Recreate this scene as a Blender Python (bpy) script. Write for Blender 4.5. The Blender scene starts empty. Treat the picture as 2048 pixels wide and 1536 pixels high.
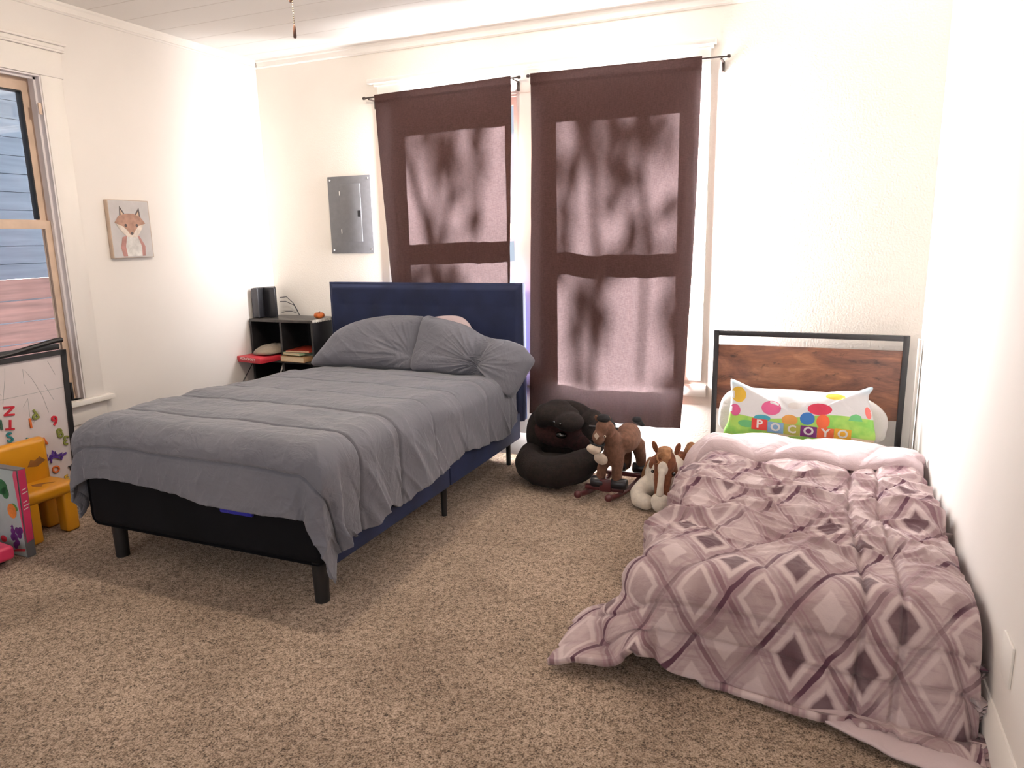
import bpy, bmesh, math, random
import numpy as np
from mathutils import Vector, Matrix, Quaternion
random.seed(7)
C = bpy.context.scene.collection
PI = math.pi

# ------------------------------------------------------------------ noise
_rng = np.random.RandomState(11)
_T = _rng.rand(256, 256)
def vn(x, y, s=0):
    x = np.asarray(x, float) + s * 17.31; y = np.asarray(y, float) + s * 9.77
    xi = np.floor(x).astype(int); yi = np.floor(y).astype(int)
    fx = x - xi; fy = y - yi
    fx = fx * fx * fx * (fx * (fx * 6 - 15) + 10); fy = fy * fy * fy * (fy * (fy * 6 - 15) + 10)
    a = _T[xi & 255, yi & 255]; b = _T[(xi + 1) & 255, yi & 255]
    c = _T[xi & 255, (yi + 1) & 255]; d = _T[(xi + 1) & 255, (yi + 1) & 255]
    return ((a * (1 - fx) + b * fx) * (1 - fy) + (c * (1 - fx) + d * fx) * fy) * 2 - 1
def fbm(x, y, s=0, o=3):
    r = 0; a = 1.0; t = 0
    for i in range(o):
        r = r + a * vn(x, y, s + i * 3); t += a
        x = x * 2.03 + 1.7; y = y * 2.03 - 2.1; a *= .5
    return r / t
def ridge(x, y, s=0, o=2):
    r = 0; a = 1.0; t = 0
    for i in range(o):
        r = r + a * (1 - np.abs(vn(x, y, s + i * 5))) ** 3; t += a
        x = x * 2.1 + 3.3; y = y * 2.1 + 1.1; a *= .5
    return r / t
def ss(e0, e1, x):
    t = np.clip((x - e0) / (e1 - e0), 0, 1); return t * t * (3 - 2 * t)

# ------------------------------------------------------------------ objects
def W(o):
    m = Matrix.Identity(4)
    while o is not None:
        m = o.matrix_basis @ m; o = o.parent
    return m
def tag(o, label=None, cat=None, group=None, kind=None):
    if label: o['label'] = label
    if cat: o['category'] = cat
    if group: o['group'] = group
    if kind: o['kind'] = kind
    return o
def thing(name, label, cat, loc, rz=0, group=None):
    o = bpy.data.objects.new(name, None); C.objects.link(o)
    o.empty_display_size = .05
    o.location = loc; o.rotation_euler = (0, 0, rz)
    return tag(o, label, cat, group)
def setting(name, loc=(0, 0, 0)):
    o = bpy.data.objects.new(name, None); C.objects.link(o); o.empty_display_size = .05
    o.location = loc; o['kind'] = 'structure'; return o
def link_me(name, me, mat, parent=None, smooth=False, origin=None, auto=None):
    """me is in world coordinates; the object's origin goes to the parent's frame or to its own base"""
    o = bpy.data.objects.new(name, me); C.objects.link(o)
    if parent is not None:
        me.transform(W(parent).inverted()); o.parent = parent
    else:
        if origin is None and len(me.vertices):
            n = len(me.vertices); co = np.empty(n * 3); me.vertices.foreach_get('co', co); co = co.reshape(-1, 3)
            mn, mx = co.min(0), co.max(0)
            origin = ((mn[0] + mx[0]) / 2, (mn[1] + mx[1]) / 2, mn[2])
        origin = Vector(origin or (0, 0, 0))
        me.transform(Matrix.Translation(-origin)); o.location = origin
    if mat is not None:
        for m in (mat if isinstance(mat, (list, tuple)) else [mat]): me.materials.append(m)
    if smooth: me.shade_smooth()
    if auto is not None:
        me.shade_smooth()
        try: me.set_sharp_from_angle(angle=math.radians(auto))
        except Exception: pass
    return o
def pyme(verts, faces):
    me = bpy.data.meshes.new('m'); me.from_pydata([tuple(v) for v in verts], [], faces); me.update(); return me
class MB:
    def __init__(s): s.bm = bmesh.new()
    def box(s, x0, x1, y0, y1, z0, z1, bev=0, seg=2, M=None):
        r = bmesh.ops.create_cube(s.bm, size=1)
        vs = r['verts']
        for v in vs: v.co = Vector(((x0 + x1) / 2 + v.co.x * (x1 - x0), (y0 + y1) / 2 + v.co.y * (y1 - y0), (z0 + z1) / 2 + v.co.z * (z1 - z0)))
        if bev:
            es = list({e for v in vs for e in v.link_edges})
            rr = bmesh.ops.bevel(s.bm, geom=es, offset=bev, segments=seg, profile=.5, affect='EDGES')
            vs = list({v for f in rr['faces'] for v in f.verts} | {v for v in vs if v.is_valid})
        if M is not None:
            for v in vs: v.co = M @ v.co
        return s
    def tube(s, pts, r, seg=10, cap=True):
        pts = [Vector(p) for p in pts]; n = len(pts)
        rs = r if isinstance(r, (list, tuple)) else [r] * n
        t = (pts[1] - pts[0]).normalized()
        u = t.orthogonal().normalized()
        rings = []
        for i, p in enumerate(pts):
            a = pts[min(i + 1, n - 1)] - pts[max(i - 1, 0)]
            if a.length > 1e-9:
                q = t.rotation_difference(a.normalized()); u = q @ u; t = a.normalized()
            w = t.cross(u)
            rings.append([s.bm.verts.new(p + (u * math.cos(k * 2 * PI / seg) + w * math.sin(k * 2 * PI / seg)) * rs[i]) for k in range(seg)])
        for i in range(n - 1):
            for k in range(seg):
                s.bm.faces.new((rings[i][k], rings[i][(k + 1) % seg], rings[i + 1][(k + 1) % seg], rings[i + 1][k]))
        if cap:
            s.bm.faces.new(rings[0][::-1]); s.bm.faces.new(rings[-1])
        return s
    def lathe(s, prof, c, seg=24, axis=None):
        """prof [(r,h)] around +Z (or axis) at c"""
        c = Vector(c); q = Vector((0, 0, 1)).rotation_difference(Vector(axis).normalized()) if axis else Quaternion()
        rings = []
        for r, h in prof:
            if r < 1e-6: rings.append([s.bm.verts.new(c + q @ Vector((0, 0, h)))])
            else: rings.append([s.bm.verts.new(c + q @ Vector((r * math.cos(k * 2 * PI / seg), r * math.sin(k * 2 * PI / seg), h))) for k in range(seg)])
        for a, b in zip(rings[:-1], rings[1:]):
            if len(a) == 1 and len(b) == 1: continue
            for k in range(seg):
                k2 = (k + 1) % seg
                if len(a) == 1: s.bm.faces.new((a[0], b[k2], b[k]))
                elif len(b) == 1: s.bm.faces.new((a[k], a[k2], b[0]))
                else: s.bm.faces.new((a[k], a[k2], b[k2], b[k]))
        return s
    def ball(s, c, r, rot=None, seg=20, pw=1.0):
        r = r if isinstance(r, (tuple, list)) else (r, r, r)
        res = bmesh.ops.create_uvsphere(s.bm, u_segments=seg, v_segments=max(8, seg * 2 // 3), radius=1)
        R = Matrix.Identity(3) if rot is None else rot
        for v in res['verts']: v.co = Vector(c) + R @ Vector((v.co.x * r[0], v.co.y * r[1], v.co.z * r[2]))
        return s
    def prism(s, poly, fn, t):
        """poly 2D list; fn(u,v,w)->Vector world; thickness t along w"""
        a = [s.bm.verts.new(fn(u, v, 0)) for u, v in poly]; b = [s.bm.verts.new(fn(u, v, t)) for u, v in poly]
        n = len(poly)
        try:
            s.bm.faces.new(a[::-1]); s.bm.faces.new(b)
        except Exception: pass
        for i in range(n): s.bm.faces.new((a[i], a[(i + 1) % n], b[(i + 1) % n], b[i]))
        return s
    def me(s):
        bmesh.ops.recalc_face_normals(s.bm, faces=s.bm.faces)
        me = bpy.data.meshes.new('m'); s.bm.to_mesh(me); s.bm.free(); return me
    def build(s, name, mat, parent=None, smooth=False, auto=40, origin=None):
        return link_me(name, s.me(), mat, parent, auto=auto, origin=origin)
def box(name, x0, x1, y0, y1, z0, z1, mat, parent=None, bev=.003, M=None, kind=None, seg=2):
    o = MB().box(x0, x1, y0, y1, z0, z1, bev, seg, M).build(name, mat, parent)
    if kind: o['kind'] = kind
    return o
def rotm(ax, deg, c=(0, 0, 0)):
    c = Vector(c); return Matrix.Translation(c) @ Matrix.Rotation(math.radians(deg), 4, ax) @ Matrix.Translation(-c)
def grid_me(P, uv=None, closed=False):
    n, m = P.shape[:2]
    V = P.reshape(-1, 3)
    i, j = np.meshgrid(np.arange(n - 1), np.arange(m - 1), indexing='ij')
    a = (i * m + j).ravel(); F = np.stack([a, a + 1, a + m + 1, a + m], 1)
    me = bpy.data.meshes.new('m')
    me.vertices.add(len(V)); me.vertices.foreach_set('co', V.ravel())
    me.loops.add(F.size); me.loops.foreach_set('vertex_index', F.ravel().astype(np.int32))
    me.polygons.add(len(F)); me.polygons.foreach_set('loop_start', np.arange(0, F.size, 4, dtype=np.int32))
    try: me.polygons.foreach_set('loop_total', np.full(len(F), 4, dtype=np.int32))
    except Exception: pass
    if uv is not None:
        l = me.uv_layers.new(name='UVMap'); l.data.foreach_set('uv', uv.reshape(-1, 2)[F.ravel()].ravel())
    me.update(); me.validate(); return me
def blob(name, parts, mat, parent, voxel=.006, smooth=4):
    """one continuous skin around ellipsoids / tapered limbs"""
    mb = MB()
    for p in parts:
        if p[0] == 'b': mb.ball(p[1], p[2], p[3] if len(p) > 3 else None)
        else:
            pts, rs = p[1], p[2]
            mb.tube(pts, rs, 14)
            mb.ball(pts[0], rs[0] * .99); mb.ball(pts[-1], rs[-1] * .99)
    me = mb.me()
    o = link_me(name, me, mat, parent, smooth=True)
    md = o.modifiers.new('r', 'REMESH'); md.mode = 'VOXEL'; md.voxel_size = voxel; md.use_smooth_shade = True
    sm = o.modifiers.new('s', 'SMOOTH'); sm.iterations = smooth; sm.factor = .6
    return o
def R3(ax, deg): return Matrix.Rotation(math.radians(deg), 3, ax)

# ------------------------------------------------------------------ materials
def newmat(name):
    m = bpy.data.materials.new(name); m.use_nodes = True
    nt = m.node_tree; b = nt.nodes['Principled BSDF']; return m, nt, b
def N(nt, t, **k):
    n = nt.nodes.new(t)
    for a, v in k.items():
        if a.startswith('_'): setattr(n, a[1:], v)
        else: n.inputs[a.replace('__', ' ')].default_value = v
    return n
def math_(nt, op, a, b=None, c=None):
    n = nt.nodes.new('ShaderNodeMath'); n.operation = op
    for i, v in enumerate((a, b, c)):
        if v is None: continue
        if isinstance(v, (int, float)): n.inputs[i].default_value = v
        else: nt.links.new(v, n.inputs[i])
    return n.outputs[0]
def mixc(nt, f, a, b, mode='MIX'):
    n = nt.nodes.new('ShaderNodeMix'); n.data_type = 'RGBA'; n.blend_type = mode
    for s, v in ((0, f), (6, a), (7, b)):
        if isinstance(v, (int, float)): n.inputs[s].default_value = v
        elif isinstance(v, tuple): n.inputs[s].default_value = (*v, 1) if len(v) == 3 else v
        else: nt.links.new(v, n.inputs[s])
    return n.outputs[2]
def coords(nt, kind='Object', scale=(1, 1, 1), rot=(0, 0, 0)):
    tc = nt.nodes.new('ShaderNodeTexCoord'); mp = nt.nodes.new('ShaderNodeMapping')
    mp.inputs['Scale'].default_value = scale; mp.inputs['Rotation'].default_value = rot
    nt.links.new(tc.outputs[kind], mp.inputs[0]); return mp.outputs[0]
def noise(nt, vec, scale, detail=3, rough=.5, dist=0):
    n = nt.nodes.new('ShaderNodeTexNoise'); n.inputs['Scale'].default_value = scale; n.inputs['Detail'].default_value = detail
    n.inputs['Roughness'].default_value = rough; n.inputs['Distortion'].default_value = dist
    nt.links.new(vec, n.inputs['Vector']); return n.outputs['Fac']
def ramp(nt, f, stops, interp='LINEAR'):
    r = nt.nodes.new('ShaderNodeValToRGB'); r.color_ramp.interpolation = interp
    e = r.color_ramp.elements
    while len(e) < len(stops): e.new(.5)
    for k, (p, c) in enumerate(stops):
        e[k].position = p; e[k].color = (*c, 1) if isinstance(c, tuple) else (c, c, c, 1)
    nt.links.new(f, r.inputs[0]); return r.outputs[0]
def bump(nt, b, h, strength=.3, dist=.01):
    n = nt.nodes.new('ShaderNodeBump'); n.inputs['Strength'].default_value = strength; n.inputs['Distance'].default_value = dist
    nt.links.new(h, n.inputs['Height']); nt.links.new(n.outputs[0], b.inputs['Normal']); return n
def M(name, col, rough=.6, metal=0, var=.08, vs=12, bs=0, bst=.2, bd=.002, sheen=0, spec=.5, coat=0, stretch=(1, 1, 1)):
    m, nt, b = newmat(name)
    v = coords(nt, 'Object', stretch)
    f = noise(nt, v, vs, 4)
    lo = tuple(max(0, c * (1 - var * 1.6)) for c in col); hi = tuple(min(1, c * (1 + var)) for c in col)
    nt.links.new(ramp(nt, f, [(.3, lo), (.7, hi)]), b.inputs['Base Color'])
    b.inputs['Roughness'].default_value = rough; b.inputs['Metallic'].default_value = metal
    b.inputs['Specular IOR Level'].default_value = spec
    if sheen:
        b.inputs['Sheen Weight'].default_value = sheen; b.inputs['Sheen Roughness'].default_value = .5
        b.inputs['Sheen Tint'].default_value = (*[min(1, c * 1.5 + .1) for c in col], 1)
    if coat: b.inputs['Coat Weight'].default_value = coat
    if bs: bump(nt, b, noise(nt, v, bs, 3), bst, bd)
    return m

wall_m = M('wall_paint', (.81, .765, .70), .75, var=.02, vs=2, bs=90, bst=.35, bd=.003)
wallL_m = M('wall_paint_smooth', (.79, .755, .72), .7, var=.02, vs=1.5, bs=30, bst=.08, bd=.002)
trim_m = M('trim_paint', (.84, .81, .77), .5, var=.02, vs=3, bs=20, bst=.05)
tan_m = M('old_sash_paint', (.62, .47, .36), .5, var=.1, vs=8)
black_m = M('black_metal', (.012, .011, .012), .45, var=.1)
blackp_m = M('black_plastic', (.016, .016, .02), .35, var=.1)

def ceiling_mat():
    m, nt, b = newmat('ceiling_boards')
    v = coords(nt, 'Object'); sp = nt.nodes.new('ShaderNodeSeparateXYZ'); nt.links.new(v, sp.inputs[0])
    wob = noise(nt, v, 1.3, 2)
    y = math_(nt, 'ADD', math_(nt, 'MULTIPLY', sp.outputs[1], 1 / .24), math_(nt, 'MULTIPLY', wob, .05))
    fr = math_(nt, 'ABSOLUTE', math_(nt, 'SUBTRACT', math_(nt, 'FRACT', y), .5))
    ln = ramp(nt, fr, [(0, 0.0), (.025, 1.0)])
    nt.links.new(mixc(nt, ln, (.62, .57, .53), (.80, .77, .74)), b.inputs['Base Color'])
    b.inputs['Roughness'].default_value = .7
    bump(nt, b, ln, .4, .004); return m
ceil_m = ceiling_mat()

def carpet_mat():
    m, nt, b = newmat('shag_carpet')
    v = coords(nt, 'Object')
    fine = noise(nt, v, 170, 3, .65)
    mid = noise(nt, v, 60, 3, .6, .4)
    big = noise(nt, v, 2.2, 3, .5, .6)
    f = math_(nt, 'ADD', math_(nt, 'MULTIPLY', fine, .62), math_(nt, 'MULTIPLY', mid, .38))
    c = ramp(nt, f, [(.37, (.050, .032, .020)), (.44, (.215, .153, .105)), (.51, (.41, .308, .226)), (.62, (.64, .51, .40))])
    c2 = ramp(nt, big, [(.35, (.80, .78, .76)), (.65, (1.08, 1.08, 1.08))])
    nt.links.new(mixc(nt, 1.0, c, c2, 'MULTIPLY'), b.inputs['Base Color'])
    b.inputs['Roughness'].default_value = .95; b.inputs['Specular IOR Level'].default_value = .1
    b.inputs['Sheen Weight'].default_value = .15
    h = math_(nt, 'ADD', f, math_(nt, 'MULTIPLY', noise(nt, v, 18, 2), .5))
    bump(nt, b, h, .9, .012); return m
carpet_m = carpet_mat()

def wood_mat(name='rustic_wood'):
    m, nt, b = newmat(name)
    v = coords(nt, 'Object', (1, 1, 3.2)); v2 = coords(nt, 'Object', (3, 3, 26)); v3 = coords(nt, 'Object', (1, 1, 2.2))
    f = noise(nt, v, 2.6, 6, .65, 1.2); g = noise(nt, v2, 7, 4, .6, .5); k = noise(nt, v3, 9, 5, .7, .3)
    base = ramp(nt, f, [(.30, (.055, .022, .016)), (.45, (.15, .058, .034)), (.58, (.23, .095, .048)), (.72, (.33, .155, .085))])
    gr = ramp(nt, g, [(.35, .55), (.6, 1.0)]); spot = ramp(nt, k, [(.33, .3), (.42, 1.0)])
    c = mixc(nt, .45, base, gr, 'MULTIPLY'); c = mixc(nt, .9, c, spot, 'MULTIPLY')
    nt.links.new(c, b.inputs['Base Color']); b.inputs['Roughness'].default_value = .5
    bump(nt, b, g, .15, .002); return m
wood_m = wood_mat()

def cloth_mat(name, col, col2, rough=.85, ws=7, sheen=.25, fine=420):
    m, nt, b = newmat(name)
    v = coords(nt, 'Object')
    big = noise(nt, v, 2.5, 3)
    nt.links.new(ramp(nt, big, [(.3, col), (.7, col2)]), b.inputs['Base Color'])
    b.inputs['Roughness'].default_value = rough; b.inputs['Specular IOR Level'].default_value = .25
    b.inputs['Sheen Weight'].default_value = sheen; b.inputs['Sheen Roughness'].default_value = .4
    cr = noise(nt, v, ws, 4, .55, 1.4)
    crl = math_(nt, 'ABSOLUTE', math_(nt, 'SUBTRACT', cr, .5))
    crl = ramp(nt, crl, [(0, 0.0), (.09, 1.0)])
    cr2 = noise(nt, v, ws * 3.3, 4, .6, .8)
    fi = noise(nt, v, fine, 2)
    h = math_(nt, 'ADD', math_(nt, 'ADD', math_(nt, 'MULTIPLY', crl, .45), math_(nt, 'MULTIPLY', cr2, .5)), math_(nt, 'MULTIPLY', fi, .05))
    bump(nt, b, h, .38, .008); return m
grey_cloth = cloth_mat('grey_microfibre', (.145, .150, .178), (.178, .182, .212))
pink_cloth = cloth_mat('pale_pink_cloth', (.52, .41, .43), (.60, .49, .50), ws=5)
white_cloth = cloth_mat('white_cotton', (.78, .75, .72), (.84, .82, .80), ws=4, sheen=.1)

def curtain_mat():
    m, nt, b = newmat('brown_curtain_weave')
    v = coords(nt, 'Object', (60, 60, 420)); v2 = coords(nt, 'Object', (500, 500, 30)); v3 = coords(nt, 'Object')
    a = noise(nt, v, 1, 3, .6); c = noise(nt, v2, 1, 2); big = noise(nt, v3, 30, 3)
    w = math_(nt, 'ADD', math_(nt, 'MULTIPLY', a, .6), math_(nt, 'MULTIPLY', c, .4))
    colr = ramp(nt, w, [(.3, (.040, .018, .016)), (.7, (.085, .042, .036))])
    tr = ramp(nt, w, [(.25, (.0018, .0012, .0013)), (.75, (.0046, .0036, .0037))])
    b.inputs['Roughness'].default_value = .9; b.inputs['Specular IOR Level'].default_value = .1
    nt.links.new(colr, b.inputs['Base Color'])
    t = nt.nodes.new('ShaderNodeBsdfTranslucent'); nt.links.new(tr, t.inputs[0])
    ad = nt.nodes.new('ShaderNodeAddShader'); nt.links.new(b.outputs[0], ad.inputs[0]); nt.links.new(t.outputs[0], ad.inputs[1])
    nt.links.new(ad.outputs[0], nt.nodes['Material Output'].inputs[0])
    bump(nt, b, w, .2, .002); return m
curtain_m = curtain_mat()

def glass_mat():
    m, nt, b = newmat('window_glass')
    t = nt.nodes.new('ShaderNodeBsdfTransparent'); g = nt.nodes.new('ShaderNodeBsdfGlossy'); g.inputs['Roughness'].default_value = .02
    fr = nt.nodes.new('ShaderNodeFresnel'); fr.inputs[0].default_value = 1.45
    mx = nt.nodes.new('ShaderNodeMixShader'); nt.links.new(fr.outputs[0], mx.inputs[0]); nt.links.new(t.outputs[0], mx.inputs[1]); nt.links.new(g.outputs[0], mx.inputs[2])
    nt.links.new(mx.outputs[0], nt.nodes['Material Output'].inputs[0]); return m
glass_m = glass_mat()

def quilt_mat():
    m, nt, b = newmat('mauve_diamond_print')
    uv = nt.nodes.new('ShaderNodeTexCoord').outputs['UV']
    sp = nt.nodes.new('ShaderNodeSeparateXYZ'); nt.links.new(uv, sp.inputs[0])
    wob = noise(nt, uv, 9, 3, .5)
    wv = math_(nt, 'MULTIPLY', math_(nt, 'SUBTRACT', wob, .5), .14)
    u = math_(nt, 'DIVIDE', sp.outputs[0], .205); v = math_(nt, 'DIVIDE', sp.outputs[1], .29)
    p = math_(nt, 'ADD', math_(nt, 'ADD', u, v), wv); q = math_(nt, 'ADD', math_(nt, 'SUBTRACT', u, v), wv)
    def fd(x): return math_(nt, 'ABSOLUTE', math_(nt, 'SUBTRACT', math_(nt, 'FRACT', x), .5))
    dp, dq = fd(p), fd(q)
    mx = math_(nt, 'MAXIMUM', dp, dq)
    # cell id
    cb = nt.nodes.new('ShaderNodeCombineXYZ'); nt.links.new(math_(nt, 'FLOOR', p), cb.inputs[0]); nt.links.new(math_(nt, 'FLOOR', q), cb.inputs[1])
    wn = nt.nodes.new('ShaderNodeTexWhiteNoise'); wn.noise_dimensions = '2D'; nt.links.new(cb.outputs[0], wn.inputs['Vector'])
    rnd = wn.outputs['Value']
    mp = nt.nodes.new('ShaderNodeMapping'); mp.inputs['Scale'].default_value = (3, 26, 1); nt.links.new(uv, mp.inputs[0])
    streak = noise(nt, mp.outputs[0], 1.6, 5, .7, .4)
    wash = noise(nt, uv, 5.5, 4, .55, .5)
    pale, mauve, plum = (.50, .395, .395), (.29, .195, .20), (.085, .036, .05)
    base = mixc(nt, ramp(nt, wash, [(.38, 0.0), (.62, .75)]), pale, mauve)
    base = mixc(nt, math_(nt, 'MULTIPLY', ramp(nt, streak, [(.5, 0.0), (.72, 1.0)]), .55), base, (.24, .135, .165))
    # centre diamond : dark on some cells, pale on others
    cen = ramp(nt, mx, [(.20, 1.0), (.235, 0.0)])
    dark = math_(nt, 'GREATER_THAN', rnd, .70)
    base = mixc(nt, math_(nt, 'MULTIPLY', cen, math_(nt, 'MULTIPLY', dark, math_(nt, 'ADD', .35, math_(nt, 'MULTIPLY', wash, .9)))), base, plum)
    lite = math_(nt, 'LESS_THAN', rnd, .35)
    base = mixc(nt, math_(nt, 'MULTIPLY', cen, math_(nt, 'MULTIPLY', lite, .7)), base, (.62, .51, .51))
    # pale ring
    ring = ramp(nt, mx, [(.24, 0.0), (.27, 1.0), (.33, 1.0), (.36, 0.0)])
    base = mixc(nt, math_(nt, 'MULTIPLY', ring, math_(nt, 'MULTIPLY', math_(nt, 'GREATER_THAN', wn.outputs['Color'] if False else rnd, .4), .75)), base, (.62, .51, .51))
    inner = ramp(nt, mx, [(.36, 0.0), (.39, 1.0), (.43, 0.0)])
    base = mixc(nt, math_(nt, 'MULTIPLY', inner, .45), base, (.30, .18, .21))
    # lattice lines: thin dark on p, broader translucent on q
    lp = ramp(nt, dp, [(.450, 0.0), (.462, 1.0)]); lq = ramp(nt, dq, [(.445, 0.0), (.460, 1.0)])
    brk = ramp(nt, noise(nt, uv, 4, 2), [(.40, .25), (.55, 1.0)]); brk2 = ramp(nt, noise(nt, uv, 3.1, 2, .5, .7), [(.40, .3), (.6, 1.0)])
    base = mixc(nt, math_(nt, 'MULTIPLY', lq, math_(nt, 'MULTIPLY', brk2, .8)), base, (.20, .10, .125))
    veil = math_(nt, 'MAXIMUM', ramp(nt, dp, [(.40, 0.0), (.41, 1.0), (.445, 1.0), (.455, 0.0)]), ramp(nt, dq, [(.37, 0.0), (.385, 1.0), (.41, 1.0), (.42, 0.0)]))
    base = mixc(nt, math_(nt, 'MULTIPLY', veil, ramp(nt, wash, [(.4, 0.0), (.6, .6)])), base, (.30, .18, .21))
    base = mixc(nt, math_(nt, 'MULTIPLY', lp, brk), base, (.11, .045, .07))
    nt.links.new(base, b.inputs['Base Color'])
    b.inputs['Roughness'].default_value = .8; b.inputs['Sheen Weight'].default_value = .2; b.inputs['Specular IOR Level'].default_value = .25
    h = math_(nt, 'ADD', noise(nt, uv, 22, 4, .55, 1.0), math_(nt, 'MULTIPLY', noise(nt, uv, 300, 2), .08))
    bump(nt, b, h, .45, .010); return m
quilt_m = quilt_mat()

# ------------------------------------------------------------------ room
XL, XR, YB, YR, ZC = -3.94, .538, 4.51, -1.8, 2.81
box('floor', XL - .1, XR + .1, YR - .1, YB + .09, -.06, 0, carpet_m, bev=0, kind='structure')
box('ceiling', XL - .1, XR + .1, YR - .1, YB + .09, ZC, ZC + .08, ceil_m, bev=0, kind='structure')
def wall_with_holes(name, a0, a1, z0, z1, holes, place, t, mat):
    """holes [(a0,a1,z0,z1)]; solid blocks around them"""
    mb = MB()
    xs = sorted({a0, a1, *[h[0] for h in holes], *[h[1] for h in holes]})
    for s, e in zip(xs[:-1], xs[1:]):
        hs = [h for h in holes if h[0] <= s + 1e-6 and h[1] >= e - 1e-6]
        zs = [(z0, z1)] if not hs else [(z0, hs[0][2]), (hs[0][3], z1)]
        for b0, b1 in zs:
            x0, x1, y0, y1 = place(s, e); mb.box(x0, x1, y0, y1, b0, b1)
    bmesh.ops.remove_doubles(mb.bm, verts=mb.bm.verts, dist=1e-5)
    o = mb.build(name, mat, auto=20); o['kind'] = 'structure'; return o
W2 = (-2.67, -1.85, .60, 2.39); W3 = (-1.60, -.75, .60, 2.39); W1 = (1.86, 2.82, .62, 2.40)
wall_with_holes('wall_back', XL - .1, XR + .1, 0, ZC, [W2, W3], lambda s, e: (s, e, YB, YB + .09), .09, wall_m)
wall_with_holes('wall_left', YR, YB, 0, ZC, [W1], lambda s, e: (XL - .12, XL, s, e), .12, wallL_m)
box('wall_right', XR, XR + .1, YR, YB, 0, ZC, wallL_m, bev=0, kind='structure')
wall_with_holes('wall_rear', XL - .1, XR + .1, 0, ZC, [(-3.3, -1.7, .6, 2.3), (-1.2, -.1, .6, 2.3)], lambda s, e: (s, e, YR - .1, YR), .1, wallL_m)

def profile_strip(name, pts, prof, mat):
    """straight moulding from pts[0] to pts[1]; prof [(out, z)] with out towards room"""
    (x0, y0), (x1, y1) = pts; d = Vector((x1 - x0, y1 - y0)).normalized(); nrm = Vector((-d.y, d.x))
    mb = MB(); A = [mb.bm.verts.new((x0 + nrm.x * a, y0 + nrm.y * a, z)) for a, z in prof]; B = [mb.bm.verts.new((x1 + nrm.x * a, y1 + nrm.y * a, z)) for a, z in prof]
    n = len(prof); mb.bm.faces.new(A); mb.bm.faces.new(B[::-1])
    for i in range(n): mb.bm.faces.new((A[i], B[i], B[(i + 1) % n], A[(i + 1) % n]))
    o = mb.build(name, mat, auto=25); o['kind'] = 'structure'; return o
cor = [(0, ZC), (.022, ZC), (.022, ZC - .012), (.016, ZC - .02), (.014, ZC - .045), (.018, ZC - .05), (.010, ZC - .058), (0, ZC - .058)]
profile_strip('trim_1', ((XL, YB - .0), (XL, YR)), cor, trim_m)
profile_strip('trim_2', ((XR, YB), (XL + .022, YB)), cor, trim_m)
base = [(0, 0.0), (.018, 0.0), (.018, .10), (.014, .115), (.010, .145), (.006, .155), (0, .155)]
profile_strip('baseboard_back', ((XR - .02, YB), (XL + .02, YB)), base, trim_m)
profile_strip('baseboard_right', ((XR, YR), (XR, YB)), base, trim_m)
profile_strip('baseboard_left', ((XL, YB), (XL, YR)), base, trim_m)

def window(name, hole, rear=None):
    x0, x1, z0, z1 = hole; w = setting(name, ((x0 + x1) / 2, YB + .045, z0))
    st = .048; yc = YB + .05
    rz = .08 if x0 < -2 else 0
    for nm, zz0, zz1, yy in (('upper_sash', 1.41 + rz, z1, yc + .012), ('lower_sash', z0, 1.51 + rz, yc - .012)):
        mb = MB(); t = .011
        mb.box(x0, x0 + st, yy - t, yy + t, zz0, zz1); mb.box(x1 - st, x1, yy - t, yy + t, zz0, zz1)
        bt = .05 if nm == 'lower_sash' else .10; tp = .05 if nm == 'upper_sash' else .10
        mb.box(x0 + st, x1 - st, yy - t, yy + t, zz0, zz0 + bt); mb.box(x0 + st, x1 - st, yy - t, yy + t, zz1 - tp, zz1)
        f = mb.build(nm, trim_m, w)
        box('pane', x0 + st, x1 - st, yy - .002, yy + .002, zz0 + bt, zz1 - tp, glass_m, f, bev=0)
    # reveal
    mb = MB(); 
    mb.box(x0 - .001, x0 + .006, YB, YB + .035, z0, z1); mb.box(x1 - .006, x1 + .001, YB, YB + .035, z0, z1); mb.box(x0, x1, YB, YB + .035, z1 - .006, z1 + .001)
    mb.build('jamb', trim_m, w)
    box('window_stool', x0 - .0, x1 + .0, YB - .03, YB + .036, z0 - .025, z0, trim_m, w)
    return w
w2 = window('window_2', W2); w3 = window('window_3', W3)
# casing around the pair
mb = MB(); cy = YB - .018
for a, b in ((-2.865, -2.67), (-1.85, -1.60), (-.75, -.64)): mb.box(a, b, cy, YB, .60, 2.395, .003)
mb.box(-2.90, -.61, cy - .004, YB, .50, .575, .003)
c = mb.build('trim_3', trim_m); c['kind'] = 'structure'
mb = MB(); mb.box(-2.885, -.645, cy - .004, YB, 2.395, 2.53, .003); mb.box(-2.905, -.63, YB - .035, YB, 2.53, 2.548, .004); mb.box(-2.945, -.615, YB - .055, YB, 2.548, 2.578, .005)
c = mb.build('trim_4', trim_m); c['kind'] = 'structure'

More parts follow.
